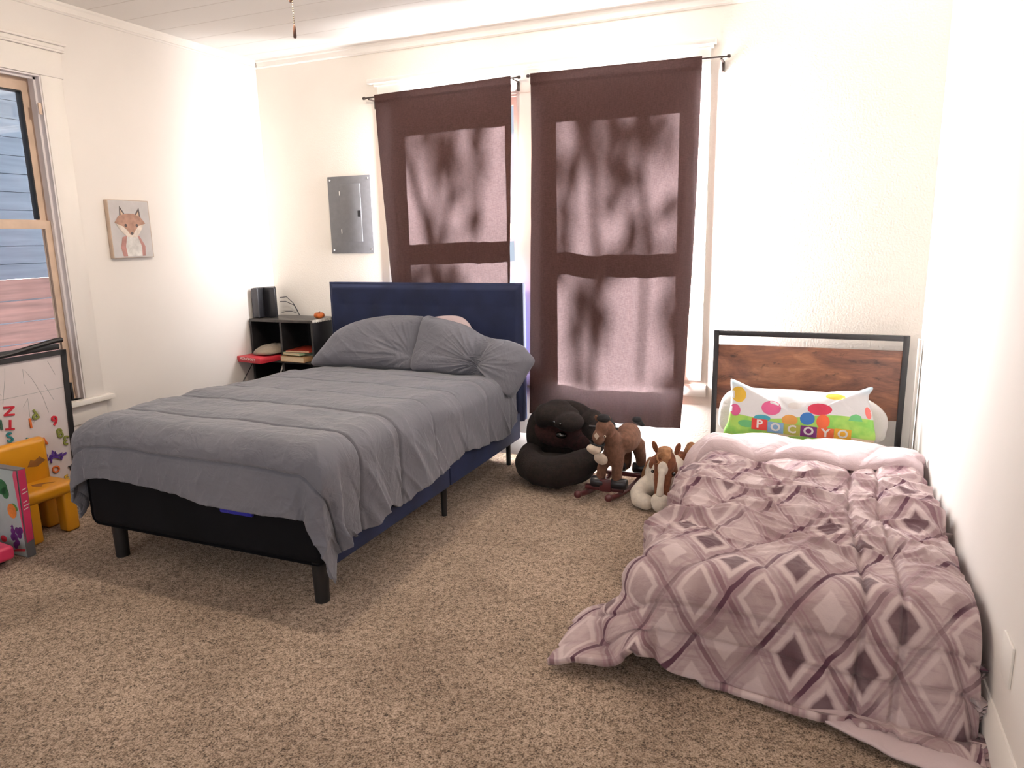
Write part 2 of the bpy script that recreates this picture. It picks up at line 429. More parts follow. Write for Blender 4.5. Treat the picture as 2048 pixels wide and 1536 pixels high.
# left window
w1 = setting('window_1', (XL - .06, (W1[0] + W1[1]) / 2, W1[2]))
y0, y1, z0, z1 = W1
mb = MB(); xs = XL - .11
def sash(nm, zz0, zz1, xx, top, bot):
    mb = MB(); t = .016; st = .05
    mb.box(xx - t, xx + t, y0, y0 + st, zz0, zz1); mb.box(xx - t, xx + t, y1 - st, y1, zz0, zz1)
    mb.box(xx - t, xx + t, y0 + st, y1 - st, zz0, zz0 + bot); mb.box(xx - t, xx + t, y0 + st, y1 - st, zz1 - top, zz1)
    f = mb.build(nm, tan_m, w1)
    box('pane', xx - .002, xx + .002, y0 + st, y1 - st, zz0 + bot, zz1 - top, glass_m, f, bev=0)
    return f
f = sash('upper_sash', 1.60, 2.40, XL - .105, .075, .045)
sash('lower_sash', .62, 1.64, XL - .070, .045, .12)
mbq = MB()
for a in (y1 - .056, ): mbq.box(XL - .128, XL - .088, a, a + .008, 1.65, 2.32)
mbq.box(XL - .128, XL - .088, y0 + .05, y1 - .05, 2.318, 2.326)
mbq.build('storm_frame', black_m, w1)
lav = M('reveal_daylight_tint', (.74, .70, .72), .5, var=.03)  # cool daylight tint on the reveal is put into this colour
mb = MB(); mb.box(XL - .12, XL + .002, y1 - .004, y1 + .004, z0, z1); mb.box(XL - .12, XL + .002, y0 - .004, y0 + .004, z0, z1); mb.box(XL - .12, XL + .002, y0, y1, z1 - .004, z1 + .004)
mb.box(XL - .05, XL - .03, y1 - .016, y1 - .004, z0, z1); mb.box(XL - .05, XL - .03, y0, y1, z1 - .016, z1 - .004)
mb.build('jamb', lav, w1)
box('window_stool', XL - .05, XL + .05, y0 - .16, y1 + .165, z0 - .03, z0, trim_m, w1, bev=.004)
box('sash_lock', XL - .055, XL - .035, 2.30, 2.36, 1.64, 1.66, trim_m, w1)
mb = MB(); mb.box(XL - .002, XL + .006, y1 - .03, y1 - .012, 2.20, 2.26, .002); mb.build('hook', tan_m, w1)
mb = MB(); mb.box(XL - .002, XL + .009, y1 + .004, y1 + .125, z0, 2.405, .002); mb.box(XL - .002, XL + .009, y0 - .125, y0 - .004, z0, 2.405, .002)
mb.box(XL - .002, XL + .010, y0 - .13, y1 + .13, z0 - .145, z0 - .03, .002)
c = mb.build('trim_5', wallL_m); c['kind'] = 'structure'
mb = MB(); mb.box(XL - .002, XL + .013, y0 - .135, y1 + .135, 2.405, 2.54, .002); mb.box(XL - .002, XL + .026, y0 - .15, y1 + .15, 2.54, 2.552, .003); mb.box(XL - .002, XL + .035, y0 - .16, y1 + .16, 2.575, 2.59, .003); mb.box(XL - .002, XL + .024, y0 - .15, y1 + .15, 2.552, 2.575, .003)
c = mb.build('trim_6', wallL_m); c['kind'] = 'structure'
# raceway in the right corner, patched plate on back wall, blank plate on right wall
c = box('trim_7', XR - .026, XR - .010, 4.385, 4.41, .0, .92, trim_m, bev=.003); c['kind'] = 'structure'
mbp = MB(); mbp.box(-3.60, -3.372, YB - .0012, YB + .001, 1.44, 1.83)
c = mbp.build('trim_8', wall_m); c['kind'] = 'structure'
o = box('wall_plate', XR - .007, XR, 2.10, 2.205, .285, .405, trim_m, bev=.002)
tag(o, 'blank white cover plate on the right wall beside the foot of the small bed', 'wall plate')

# notional windows behind the camera, added to carry fill light: frames
for nm, (a, b) in (('fill_window_4', (-3.3, -1.7)), ('fill_window_5', (-1.2, -.1))):
    w = setting(nm, ((a + b) / 2, YR - .05, .6)); mb = MB()
    mb.box(a, a + .05, YR - .07, YR - .03, .6, 2.3); mb.box(b - .05, b, YR - .07, YR - .03, .6, 2.3); mb.box(a, b, YR - .07, YR - .03, .6, .65); mb.box(a, b, YR - .07, YR - .03, 2.25, 2.3); mb.box(a, b, YR - .07, YR - .03, 1.42, 1.48)
    mb.build('sash', trim_m, w)

#@@OUTSIDE
# ------------------------------------------------------------------ outside
ground_m = M('dry_ground', (.012, .010, .008), .9, var=.3, vs=3)
box('ground', -14, 8, -6, 16, -.5, -.4, ground_m, bev=0, kind='structure')
siding_m = M('blue_siding', (.20, .29, .40), .6, var=.12, vs=5, stretch=(1, .3, 4))
deck_m = M('weathered_boards', (.20, .115, .115), .6, var=.25, vs=6, stretch=(1, .3, 5))
t = thing('neighbour_house', 'blue grey sided house seen through the left window above the board fence', 'house', (-7.2, 3.2, -.4))
mb = MB()
for k in range(12): mb.box(-7.3, -7.2 + .0, -1, 8, 1.0 + k * .17, 1.0 + k * .17 + .165)
mb.box(-7.6, -7.25, -1, 8, -.4, 3.1)
mb.build('siding', siding_m, t)
rf = M('roof_shingle', (.5, .5, .52), .8, var=.1)
mb = MB(); mb.box(-9, -6.9, -1.5, 8.5, 3.05, 3.15); mb.build('eave', trim_m, t)
t = thing('board_fence', 'brown horizontal board fence outside the lower pane of the left window', 'fence', (-5.6, 3.2, -.4))
mb = MB()
for k in range(10): mb.box(-5.62, -5.6, .5, 6, -.38 + k * .165, -.38 + k * .165 + .155)
mb.build('boards', deck_m, t)
for yy in (.6, 1.8, 3.0, 4.2, 5.4): MB().box(-5.70, -5.62, yy, yy + .08, -.4, 1.1).build('post', deck_m, t)
# tree behind the curtained windows; its leaves shade the curtains
SD = Vector((math.sin(math.radians(1)) * math.cos(math.radians(40)), -math.cos(math.radians(1)) * math.cos(math.radians(40)), -math.sin(math.radians(40))))
leaf_m = M('leaf', (.06, .12, .03), .6, var=.3)
bark_m = M('bark', (.12, .08, .05), .9, var=.3, vs=20)
t = thing('tree', 'leafy tree outside, its shadow dappling both brown curtains', 'tree', (-3.3, 8.6, -.4))
mb = MB(); rr = random.Random(5)
def back_along(x, z, s): return Vector((x, 4.4, z)) - SD * s
for k in range(620):
    x = rr.uniform(-2.8, -.5); z = rr.uniform(.3, 2.5); s = rr.uniform(5.0, 9.0)
    if vn(x * 3.2, z * 1.1, 4) < -.12: continue
    if rr.random() < .25 and x > -1.2 and z < 1.9: continue
    c0 = back_along(x, z, s); L = rr.uniform(.07, .17)
    a = rr.uniform(-.6, .6); dv = Vector((math.sin(a) * .5, rr.uniform(-.5, .5), -1)).normalized(); side = dv.cross(Vector((rr.uniform(-1, 1), rr.uniform(-1, 1), .2))).normalized()
    p = [c0 - dv * L, c0 + side * L * .5, c0 + dv * L, c0 - side * L * .5]
    vs = [mb.bm.verts.new(q) for q in p]; mb.bm.faces.new(vs)
mb.build('foliage', leaf_m, t)
mb = MB(); mb.tube([(-3.3, 8.6, -.4), (-3.25, 8.4, 1.5), (-3.1, 8.0, 3.2), (-3.0, 7.6, 4.6)], [.14, .11, .08, .04])
for (x, z, s, x2, z2, s2, r) in ((-2.75, 2.6, 5.2, -2.35, .7, 4.2, .035), (-2.2, 2.6, 5, -2.5, .9, 4, .02), (-1.35, 2.5, 5, -1.32, .2, 4.4, .03), (-1.05, 2.4, 4.6, -1.0, .6, 4.0, .022)):
    mb.tube([back_along(x, z, s), back_along((x + x2) / 2 + .05, (z + z2) / 2, (s + s2) / 2 + .1), back_along(x2, z2, s2)], [r, r * .8, r * .6])
mb.build('trunk', bark_m, t)
#@@CURTAINS
# ------------------------------------------------------------------ curtains
YC = 4.40
rod_m = M('dark_rod', (.05, .035, .03), .4, metal=.3)
def curtain_rod(x0, x1, za, zb, label):
    def z(x): return za + (zb - za) * (x - x0) / (x1 - x0)
    t = thing('curtain_rod', label, 'curtain rod', (x0, YC, za))
    MB().tube([(x0, YC, za), (x1, YC, zb)], .0055, 10).build('rod', rod_m, t)
    for x, s in ((x0, -1), (x1, 1)):
        MB().lathe([(0, 0), (.010, .001), (.011, .012), (.008, .018), (0, .02)], (x, YC, z(x)), 12, (s, 0, 0)).build('finial', rod_m, t)
    for x, s in ((x0 + .03, 1), (x1 - .03, -1)):
        mb = MB(); mb.box(x - .005, x + .005, YC - .002, YB - .035, z(x) - .014, z(x) - .006); mb.box(x - .007, x + .007, YB - .038, YB - .0, z(x) - .062, z(x) - .005, .002)
        mb.build('bracket', rod_m, t)
    return t
curtain_rod(-2.925, -1.80, 2.445, 2.470, 'thin dark curtain rod holding the shorter left curtain')
curtain_rod(-1.722, -.545, 2.470, 2.457, 'thin dark curtain rod holding the long right curtain')
def curtain(name, label, xl, xr, zt, zb, seed, amp, nx=170, nz=230):
    """xl,xr: functions of v (0 top..1 bottom); zt,zb functions of u"""
    u = np.linspace(0, 1, nx)[None, :]; v = np.linspace(0, 1, nz)[:, None]
    X = xl(v) * (1 - u) + xr(v) * u + 0 * v
    Z = zt(u) * (1 - v) + zb(u) * v
    fall = .25 + .75 * ss(0, .35, v)
    pl = vn(u * 4.5 + .15 * np.sin(v * 2), v * .5, seed) * 1.1 + vn(u * 11, v * .7 + 5, seed + 2) * .5
    fine = vn(u * 30, v * 2, seed + 4) * .12
    Y = YC - .004 + amp * (pl + fine) * fall * (1 - ss(.0, .02, .02 - v) * .6)
    Y = Y - .007 * (v < .03)
    X = X + .004 * vn(u * 9, v * 3, seed + 7) * fall
    Y = Y + .006 * fbm(u * 5, v * 9, seed + 8)
    P = np.stack([X, Y, Z + 0 * u], -1)
    o = link_me(name, grid_me(P), curtain_m, None, smooth=True)
    o['label'] = label
    return o
o = curtain('curtain', 'shorter brown curtain on the left, its lower end behind the blue headboard',
    lambda v: -2.845 + .012 * v + .085 * v ** 1.5, lambda v: -1.842 - .05 * v,
    lambda u: 2.458 + .022 * u, lambda u: .80 + 0 * u, 3, .024)
tag(o, None, 'curtain')
o = curtain('curtain', 'long brown curtain on the right, hanging down to the plush toys',
    lambda v: -1.712 - .048 * v, lambda v: -.678 - .004 * v - .058 * v ** 2,
    lambda u: 2.482 - .011 * u, lambda u: .325 + .010 * np.sin(u * 6) - .012 * u, 9, .020)
tag(o, None, 'curtain')
o['label'] = 'long brown curtain on the right, hanging down to the plush toys'
#@@PANEL
# ------------------------------------------------------------------ breaker panel, canvas, fan
pm = M('grey_enamel', (.155, .155, .165), .45, var=.06, vs=30, bs=200, bst=.08, bd=.001)
t = thing('breaker_panel', 'grey metal electrical panel cover screwed to the back wall', 'breaker panel', (-3.17, YB, 1.406))
box('cover', -3.358, -2.988, YB - .012, YB, 1.406, 1.955, pm, t, bev=.004)
d = box('door', -3.252, -3.075, YB - .018, YB - .011, 1.488, 1.90, pm, t, bev=.003)
mb = MB(); mb.box(-3.105, -3.078, YB - .022, YB - .017, 1.665, 1.71, .003); mb.build('latch', blackp_m, d)
for z in (1.55, 1.82): box('hinge', -3.258, -3.252, YB - .017, YB - .011, z, z + .03, trim_m, d, bev=.001)
sc_m = M('screw', (.5, .5, .5), .3, metal=.8)
for x, z in ((-3.337, 1.93), (-3.01, 1.933), (-3.337, 1.43), (-3.01, 1.432)):
    MB().lathe([(0, .003), (.006, .0025), (.0075, 0)], (x, YB - .012, z), 12, (0, -1, 0)).build('screw', sc_m, t)

canv_m = M('canvas_grey', (.52, .50, .50), .8, var=.07, vs=9, bs=300, bst=.1)
wrap_m = M('canvas_edge', (.52, .40, .31), .8, var=.1)
t = thing('canvas_print', 'small canvas of a watercolour fox hanging on the left wall', 'canvas picture', (XL + .02, 3.25, 1.42))
def cv(u, v, w): return Vector((XL + .031 + w, 3.108 + u * .29 , 1.42 + v * .345))   # u 0..1 along +y
box('canvas', XL + .002, XL + .030, 3.108, 3.398, 1.42, 1.765, wrap_m, t, bev=.003)
MB().prism([(0.02, 0.01), (.98, .01), (.98, .99), (.02, .99)], lambda u, v, w: cv(u, v, w - .0015), .0012).build('painted_face', canv_m, t)
fx = {n: M('paint_' + n, c, .8, var=.18, vs=25) for n, c in dict(rust=(.42, .25, .19), dark=(.10, .08, .08), cream=(.70, .62, .55), white=(.66, .65, .63), peach=(.60, .45, .33), rose=(.42, .22, .20)).items()}
def paint(name, poly, mt, lay, flip=False):
    MB().prism(poly, lambda u, v, w: cv(u, v, w + .0005 * lay), .0004).build(name, fx[mt], t)
paint('fox_ears', [(.27, .90), (.24, .68), (.43, .70)], 'dark', 1)
paint('fox_ears', [(.74, .88), (.57, .70), (.76, .67)], 'dark', 1)
paint('inner_ear', [(.285, .84), (.28, .69), (.39, .70)], 'peach', 2)
paint('inner_ear', [(.72, .82), (.61, .70), (.72, .68)], 'peach', 2)
paint('fox_body', [(.26, .36), (.20, .18), (.24, .03), (.78, .03), (.80, .2), (.68, .38), (.5, .42)], 'rose', 1)
paint('fox_chest', [(.38, .40), (.32, .2), (.34, .03), (.70, .03), (.71, .2), (.62, .40)], 'white', 2)
paint('fox_cheek', [(.13, .60), (.28, .44), (.40, .36), (.62, .36), (.70, .44), (.84, .60)], 'cream', 3)
paint('fox_head', [(.11, .61), (.22, .73), (.40, .77), (.58, .77), (.74, .72), (.86, .60), (.68, .555), (.58, .47), (.52, .40), (.46, .40), (.40, .48), (.30, .55)], 'rust', 4)
def disc(cx, cy, r, asp=1.0, n=14): return [(cx + r * math.cos(k * 2 * PI / n), cy + r * asp * math.sin(k * 2 * PI / n)) for k in range(n)]
for cx in (.37, .64): paint('eye', disc(cx, .565, .033, .84), 'dark', 5)
paint('nose', disc(.50, .425, .035, .8), 'dark', 5)

brown_m = M('fan_wood', (.09, .04, .025), .4, var=.2, vs=10, stretch=(1, 8, 1))
brass_m = M('fan_metal', (.16, .12, .08), .5, metal=.3)
FX, FY = -2.145, 2.70
t = thing('ceiling_fan', 'ceiling fan whose two pull chains hang at the top of the picture', 'ceiling fan', (FX, FY, 2.81))
MB().lathe([(0, 0), (.13, 0), (.135, -.03), (.13, -.10), (.09, -.125), (.05, -.135), (.045, -.17), (0, -.172)], (FX, FY, 2.81), 28).build('motor', brass_m, t)
for k in range(5):
    a = k * 2 * PI / 5 + .3; mm = Matrix.Translation((FX, FY, 0)) @ Matrix.Rotation(a, 4, 'Z')
    MB().box(.19, .50, -.055, .055, 2.742, 2.750, .004, M=mm).box(.10, .21, -.015, .015, 2.738, 2.743, M=mm).build('blade', brown_m, t)
shade_m, nt, b = newmat('frosted_shade'); b.inputs['Base Color'].default_value = (.9, .85, .75, 1); b.inputs['Emission Color'].default_value = (1, .78, .52, 1); b.inputs['Emission Strength'].default_value = 2.0
MB().lathe([(.04, 0), (.07, -.015), (.095, -.05), (.105, -.075), (.100, -.075), (.088, -.05), (.06, -.018), (.035, -.004)], (FX, FY, 2.665), 24).build('light_shade', shade_m, t)
def chain(x, y, z0, z1, nm):
    mb = MB(); mb.tube([(x, y, z0), (x, y, z1)], .0013, 6)
    k = z1
    while k < z0: mb.ball((x, y, k), .0028, seg=6); k += .009
    c = mb.build('pull_chain', brass_m, t)
    MB().lathe([(0, 0), (.004, -.002), (.0065, -.012), (.0075, -.045), (.006, -.052), (0, -.054)], (x, y, z1), 12).build('chain_pull', brown_m, c)
#@@CHAIN
chain(-2.131, 2.70, 2.64, 2.405, 'a'); chain(-2.141, 2.70, 2.64, 2.548, 'b')
#@@BED
# ------------------------------------------------------------------ big bed
navy_m = M('navy_velvet', (.008, .016, .058), .85, var=.2, vs=5, bs=350, bst=.12, bd=.001, sheen=.12)
navyd_m = M('navy_velvet_in_shade', (.004, .004, .006), .9, var=.2, vs=5, bs=350, bst=.1, bd=.001, spec=.2)  # navy footboard cloth, its shade put into the near-black colour
t = thing('double_bed', 'navy velvet upholstered bed with tall tufted headboard', 'bed', (-2.55, 3.3, 0))
# headboard: front relief with buttons
hx0, hx1, hz0, hz1, hy = -3.30, -1.775, .28, 1.205, 4.335
nx, nz = 150, 90
u = np.linspace(0, 1, nx)[None, :]; v = np.linspace(0, 1, nz)[:, None]
X = hx0 + (hx1 - hx0) * u + 0 * v; Z = hz0 + (hz1 - hz0) * v + 0 * u
ed = np.minimum(np.minimum(X - hx0, hx1 - X), np.minimum(Z - hz0 + .05, hz1 - Z))
Yf = hy + .03 * (1 - ss(0, .045, ed)) + 0 * X
btn = [(hx0 + (hx1 - hx0) * (i + .5) / 6, z) for i in range(6) for z in (.62, .85, 1.05)]
for bx, bz in btn:
    d2 = np.sqrt((X - bx) ** 2 + (Z - bz) ** 2); Yf = Yf + .009 * np.exp(-(d2 / .035) ** 1.3)
for bx in sorted({b[0] for b in btn}): Yf = Yf + .0012 * np.exp(-((X - bx) / .012) ** 2) * (Z < 1.12)
for bz in (.62, .85, 1.05): Yf = Yf + .0012 * np.exp(-((Z - bz) / .012) ** 2)
P = np.stack([X, Yf, Z], -1)
hb = link_me('headboard', grid_me(P), navy_m, t, smooth=True)
mb = MB(); mb.box(hx0 + .002, hx1 - .002, hy + .022, 4.425, hz0, hz1 - .002, .012, 3); mb.build('headboard_back', navy_m, t)
for bx, bz in btn: MB().lathe([(0, .006), (.008, .005), (.012, 0)], (bx, hy + .016, bz), 10, (0, -1, 0)).build('button', navy_m, hb)
# rails
box('side_rail', -1.835, -1.795, 2.26, 3.32, .165, .345, navy_m, t, bev=.012)
box('side_rail', -1.835, -1.795, 3.325, 4.34, .165, .345, navy_m, t, bev=.012)
box('side_rail', -3.18, -3.14, 2.26, 4.34, .165, .345, navy_m, t, bev=.012)
mb = MB(); mb.box(-3.175, -1.80, 2.215, 2.27, .18, .46, .045, 5); mb.build('footboard', navyd_m, t)
legm = M('black_leg', (.008, .008, .009), .5)
for x, y in ((-3.08, 2.29), (-1.865, 2.27), (-1.83, 3.30), (-3.15, 3.3), (-3.15, 4.25), (-1.85, 4.25)):
    r = .036 if y < 2.5 else .018
    MB().tube([(x, y, 0), (x, y, .20)], [r * .85, r], 18).build('leg', legm, t)
MB().box(-3.25, -1.85, 2.3, 4.3, .20, .24, .0).build('slats', legm, t)
mt = MB().box(-3.24, -1.86, 2.30, 4.33, .245, .60, .05, 4).build('mattress', white_cloth)
tag(mt, 'mattress of the navy bed, its edge showing under the grey pillow end', 'mattress')
blue_m = cloth_mat('bright_blue', (.02, .02, .30), (.03, .03, .36))
o = MB().box(-2.32, -2.14, 2.196, 2.214, .362, .405, .008).build('blue_blanket', blue_m)
tag(o, 'sliver of bright blue blanket poking out at the foot of the grey comforter', 'blanket')

def drape1(d, R, lean=.04):
    q = R * PI / 2
    s = np.clip(d, 0, q) / R
    ex = np.maximum(d - q, 0)
    return R * np.sin(s) + ex * lean, R * (1 - np.cos(s)) + ex

# grey comforter
def grey_comforter():
    n, m = 460, 430
    U = np.linspace(-1, 1, n)[:, None]; V = np.linspace(0, 1, m)[None, :]
    R = .13
    ax = -2.555; hw = .765 - R + .02
    yh = 4.20; yf = 2.20 + R
    # side lengths
    b0 = yh - 0; 
    foot_len = .36 + .03 * U + .05 * ss(.55, 1, U) * 0 + .02 * vn(U * 3, 0 * U, 4)
    Lb = (yh - yf) + foot_len
    b = V * Lb                        # distance from head
    Yb = yh - b
    side_r = .50 - .06 * ss(2.9, 3.5, Yb) - .05 * ss(4.0, 4.2, Yb) + .030 * vn(Yb * 7, Yb * 0, 8)
    side_l = .46 + 0 * Yb
    a = np.where(U > 0, U * (hw + side_r), U * (hw + side_l))
    ex = np.maximum(np.abs(a) - hw, 0); ey = np.maximum(b - (yh - yf), 0)
    r = np.sqrt(ex ** 2 + ey ** 2) + 1e-9
    out, down = drape1(r, R, .05)
    dx = ex / r * np.sign(a); dy = ey / r
    sq = np.maximum(np.abs(dx), np.abs(dy)) + 1e-6; sq = np.where(r > 1e-6, sq, 1) ** np.where(a > 0, .8, .3)
    a0 = a; X = ax + np.clip(a, -hw, hw) + .09 * ss(0, -hw, a) + out * dx / sq
    Y = np.maximum(Yb, yf) - out * dy / sq
    top = .70 - .03 * ss(2.9, 3.8, Yb) - .035 * ss(3.7, 4.2, Yb)
    Z = top - down
    edge = ss(0, .35, np.abs(a) / hw - .72)
    Z = Z + .012 * fbm(a * 3, b * 3, 21) - .006 * np.abs(a / hw).clip(0, 1) ** 2
    # seams across every ~.33 m and puff between
    sb = (b - (yh - yf) + .14)
    per = .33
    sm = np.abs(((sb / per + .5) % 1) - .5) * per
    wob = .008 * vn(a * 5, b * .5, 31)
    sm2 = np.abs((((sb + wob) / per + .5) % 1) - .5) * per
    puff = (.011 * (1 - np.exp(-(sm2 / .05) ** 2)) - .015 * np.exp(-(sm2 / .006) ** 2)) * (1 - .55 * ss(2.7, 3.1, Yb))
    # hem border seam
    hemd = np.minimum(foot_len - ey, 9); 
    # folds on hanging parts
    hang = ss(.02, .40, down)
    g = np.where(np.abs(ey) > ex, a, b)
    corner = ss(.03, .2, ex) * ss(.0, .15, ey)
    fs = vn((b + .55 * ex) * 9, ex * 1.2, 41) * .042 + vn((b + .6 * ex) * 21, ex * 2, 42) * .010
    fsharp = (ridge((b + .6 * ex) * 5.5, ex * .8, 43, 2) - .45) * .085
    near = .35 + .85 * ss(3.3, 2.4, Yb)
    side_disp = np.maximum(fs + fsharp, -.018) * hang * near * ss(.0, .1, ex)
    ff = (vn(a * 6 + ey * 1.5, ey * 3, 51) * .012 + (ridge(a * 8 + ey * 4, ey * 4, 52, 2) - .45) * .018) * hang * ss(0, .1, ey)
    # radial corner flutes
    th = np.arctan2(ey, ex)
    flute = .022 * np.sin(th * 7 + .6) * ss(.12, .5, r) * ss(.02, .12, np.minimum(ex, ey))
    # normals approx
    nx_, ny_, nz_ = np.sin(np.clip(r / R, 0, PI / 2)) * dx, -np.sin(np.clip(r / R, 0, PI / 2)) * dy, np.cos(np.clip(r / R, 0, PI / 2))
    top_w = 1 - hang
    wr = (ridge(a * 3.2 + b * 1.1, b * 5, 61, 3) - .5) * .006 * top_w + (ridge(a * 7 + b * 5, b * 13 - a * 4, 66, 2) - .45) * .003 * (.4 + .6 * ss(.1, .3, down))
    wr = wr + ridge((b * 7 + .5 * a), a * 3, 67, 2) * .006 * ss(.6, 1.0, np.abs(a) / hw) * top_w
    wr = wr + (ridge(a * 14, ey * 7 + b * 2, 68, 2) - .45) * .007 * ss(.0, .1, ey) * (1 - corner)
    D = puff + wr + side_disp * (1 - .5 * corner) + ff + flute + .02 * corner
    X = X + nx_ * D; Y = Y + ny_ * D; Z = Z + nz_ * D
    # left side billows out a little
    # hem z irregularities
    Z = np.maximum(Z, .02)
    P = np.stack([X, Y, Z], -1)
    UV = np.stack([a, b + 0 * a], -1)
    o = link_me('comforter', grid_me(P, UV), grey_cloth, None, smooth=True)
    sd = o.modifiers.new('s', 'SOLIDIFY'); sd.thickness = .014; sd.offset = -1 
    return tag(o, 'wrinkled grey comforter spread over the large navy bed', 'comforter')
grey_comforter()

def puff(name, outline, frame, front, back, mat, parent=None, nr=46, nt_=200, pw=2.4, wr=None, seed=0, amp=.006, centre=None, sc=7, ex=.5):
    """closed cushion whose outline is a star-shaped polygon in (u,v); frame(u,v,w)->world"""
    pts = np.array(outline, float)
    c = np.array(centre) if centre is not None else pts.mean(0)
    closed = np.vstack([pts, pts[:1]])
    seg = np.r_[0, np.cumsum(np.hypot(*np.diff(closed, axis=0).T))]
    # smooth resample
    s = np.linspace(0, seg[-1], nt_, endpoint=False)
    n = len(pts)
    def cr(k):
        p0, p1, p2, p3 = pts[(k - 1) % n], pts[k % n], pts[(k + 1) % n], pts[(k + 2) % n]; return p0, p1, p2, p3
    out = []
    for q in s:
        k = min(int(np.searchsorted(seg, q, 'right') - 1), n - 1); tt = (q - seg[k]) / (seg[k + 1] - seg[k] + 1e-9)
        p0, p1, p2, p3 = cr(k)
        out.append(.5 * ((2 * p1) + (-p0 + p2) * tt + (2 * p0 - 5 * p1 + 4 * p2 - p3) * tt ** 2 + (-p0 + 3 * p1 - 3 * p2 + p3) * tt ** 3))
    out = np.array(out)
    verts = []; uvs = []
    rad = np.linspace(0, 1, nr + 1)[1:] ** .8
    def layer(sgn, th):
        L = []
        for r in rad:
            uv = c + (out - c) * r
            h = th * (1 - r ** pw) ** ex
            nz = amp * fbm(uv[:, 0] * sc, uv[:, 1] * sc, seed, 3) * (1 - r ** 6)
            if wr is not None and sgn > 0: nz = nz + wr(uv[:, 0], uv[:, 1]) * (1 - r ** 8)
            L.append((uv, sgn * (h) + nz * (1 if sgn > 0 else -1) * (r < .999)))
        return L
    Fr, Bk = layer(1, front), layer(-1, back)
    def add(uv, w):
        for (a, b_), ww in zip(uv, w): verts.append(frame(a, b_, ww)); uvs.append((a, b_))
    hc = front + (float(np.atleast_1d(wr(c[0:1], c[1:2]))[0]) if wr is not None else 0)
    verts.append(frame(c[0], c[1], hc)); uvs.append(tuple(c))
    for uv, w in Fr: add(uv, w)
    nf = len(Fr)
    for uv, w in Bk[:-1]: add(uv, w)
    verts.append(frame(c[0], c[1], -back)); uvs.append(tuple(c))
    faces = []
    def ring(k): return 1 + k * nt_
    for j in range(nt_): faces.append((0, ring(0) + j, ring(0) + (j + 1) % nt_))
    for k in range(nf - 1):
        for j in range(nt_): faces.append((ring(k) + j, ring(k + 1) + j, ring(k + 1) + (j + 1) % nt_, ring(k) + (j + 1) % nt_))
    b0 = nf; last = len(verts) - 1; nb = len(Bk) - 1
    for j in range(nt_): faces.append((last, ring(b0) + (j + 1) % nt_, ring(b0) + j))
    for k in range(nb - 1):
        for j in range(nt_): faces.append((ring(b0 + k) + j, ring(b0 + k) + (j + 1) % nt_, ring(b0 + k + 1) + (j + 1) % nt_, ring(b0 + k + 1) + j))
    for j in range(nt_): faces.append((ring(b0 + nb - 1) + j, ring(b0 + nb - 1) + (j + 1) % nt_, ring(nf - 1) + (j + 1) % nt_, ring(nf - 1) + j))
    me = pyme(verts, faces)
    l = me.uv_layers.new(name='UVMap')
    uva = np.array(uvs)
    idx = np.empty(len(me.loops), dtype=np.int32); me.loops.foreach_get('vertex_index', idx)
    l.data.foreach_set('uv', uva[idx].ravel())
    o = link_me(name, me, mat, parent, smooth=True)
    return o
def plane_frame(y0, z0, slope):
    """upright plane leaning: y grows with z by slope; w pushes towards the viewer (-y) and up"""
    n = Vector((0, -1, slope)).normalized()
    def f(u, v, w): return (u + n.x * w, y0 + (v - z0) * slope + n.y * w, v + n.z * w)
    return f
pl1 = [(-3.30, .64), (-3.23, .745), (-3.117, .87), (-2.944, .945), (-2.719, .985), (-2.504, .99), (-2.425, .975), (-2.435, .876), (-2.455, .774), (-2.48, .645), (-2.662, .632), (-2.905, .635), (-3.16, .63)]
def w1f(u, v):
    d = np.hypot(u + 2.47, v - .72)
    return (ridge(np.arctan2(v - .72, u + 2.47) * 7, d * 2, 3, 2) - .4) * .035 * np.exp(-d / .22) + (ridge((v + .6 * u) * 5, u * 1.5, 5, 2) - .45) * .012
o = puff('pillow', pl1, plane_frame(4.10, .64, .35), .10, .09, grey_cloth, wr=w1f, seed=2, pw=2.6, amp=.012, sc=5)
tag(o, 'plump grey pillow on the left side of the navy bed, beside the cube shelf', 'pillow')
pr = [(-2.415, .985), (-2.30, .985), (-2.10, .945), (-1.983, .892), (-1.89, .868), (-1.80, .862), (-1.69, .832), (-1.64, .79), (-1.598, .742), (-1.634, .67), (-1.675, .588), (-1.728, .512), (-1.775, .56), (-1.84, .618), (-2.0, .622), (-2.191, .62), (-2.34, .628), (-2.462, .645), (-2.475, .72), (-2.45, .83)]
def w2f(u, v):
    cinch = np.exp(-((u + 1.96 - (v - .75) * .35) / .05) ** 2) * -.045
    rad = np.hypot(u + 1.97, v - .70)
    f = (ridge(np.arctan2(v - .70, u + 1.97) * 6, rad * 2, 8, 2) - .4) * .03 * np.exp(-rad / .20)
    return cinch + f + (ridge((v - .7 * u) * 5, u * 2, 12, 2) - .45) * .014
o = puff('pillow', pr, plane_frame(4.08, .64, .30), .095, .06, grey_cloth, wr=w2f, seed=6, pw=2.6, amp=.010, centre=(-2.03, .74), sc=5)
tag(o, 'grey pillow pinched in the middle, its loose end hanging off the bed edge', 'pillow')
pk = [(-2.45, .70), (-2.46, .90), (-2.40, .975), (-2.22, .992), (-2.13, .955), (-2.09, .88), (-2.10, .70)]
o = puff('pillow', pk, plane_frame(4.20, .70, .25), .03, .04, pink_cloth, seed=9)
tag(o, 'pale pink pillow peeping out behind the two grey pillows', 'pillow')
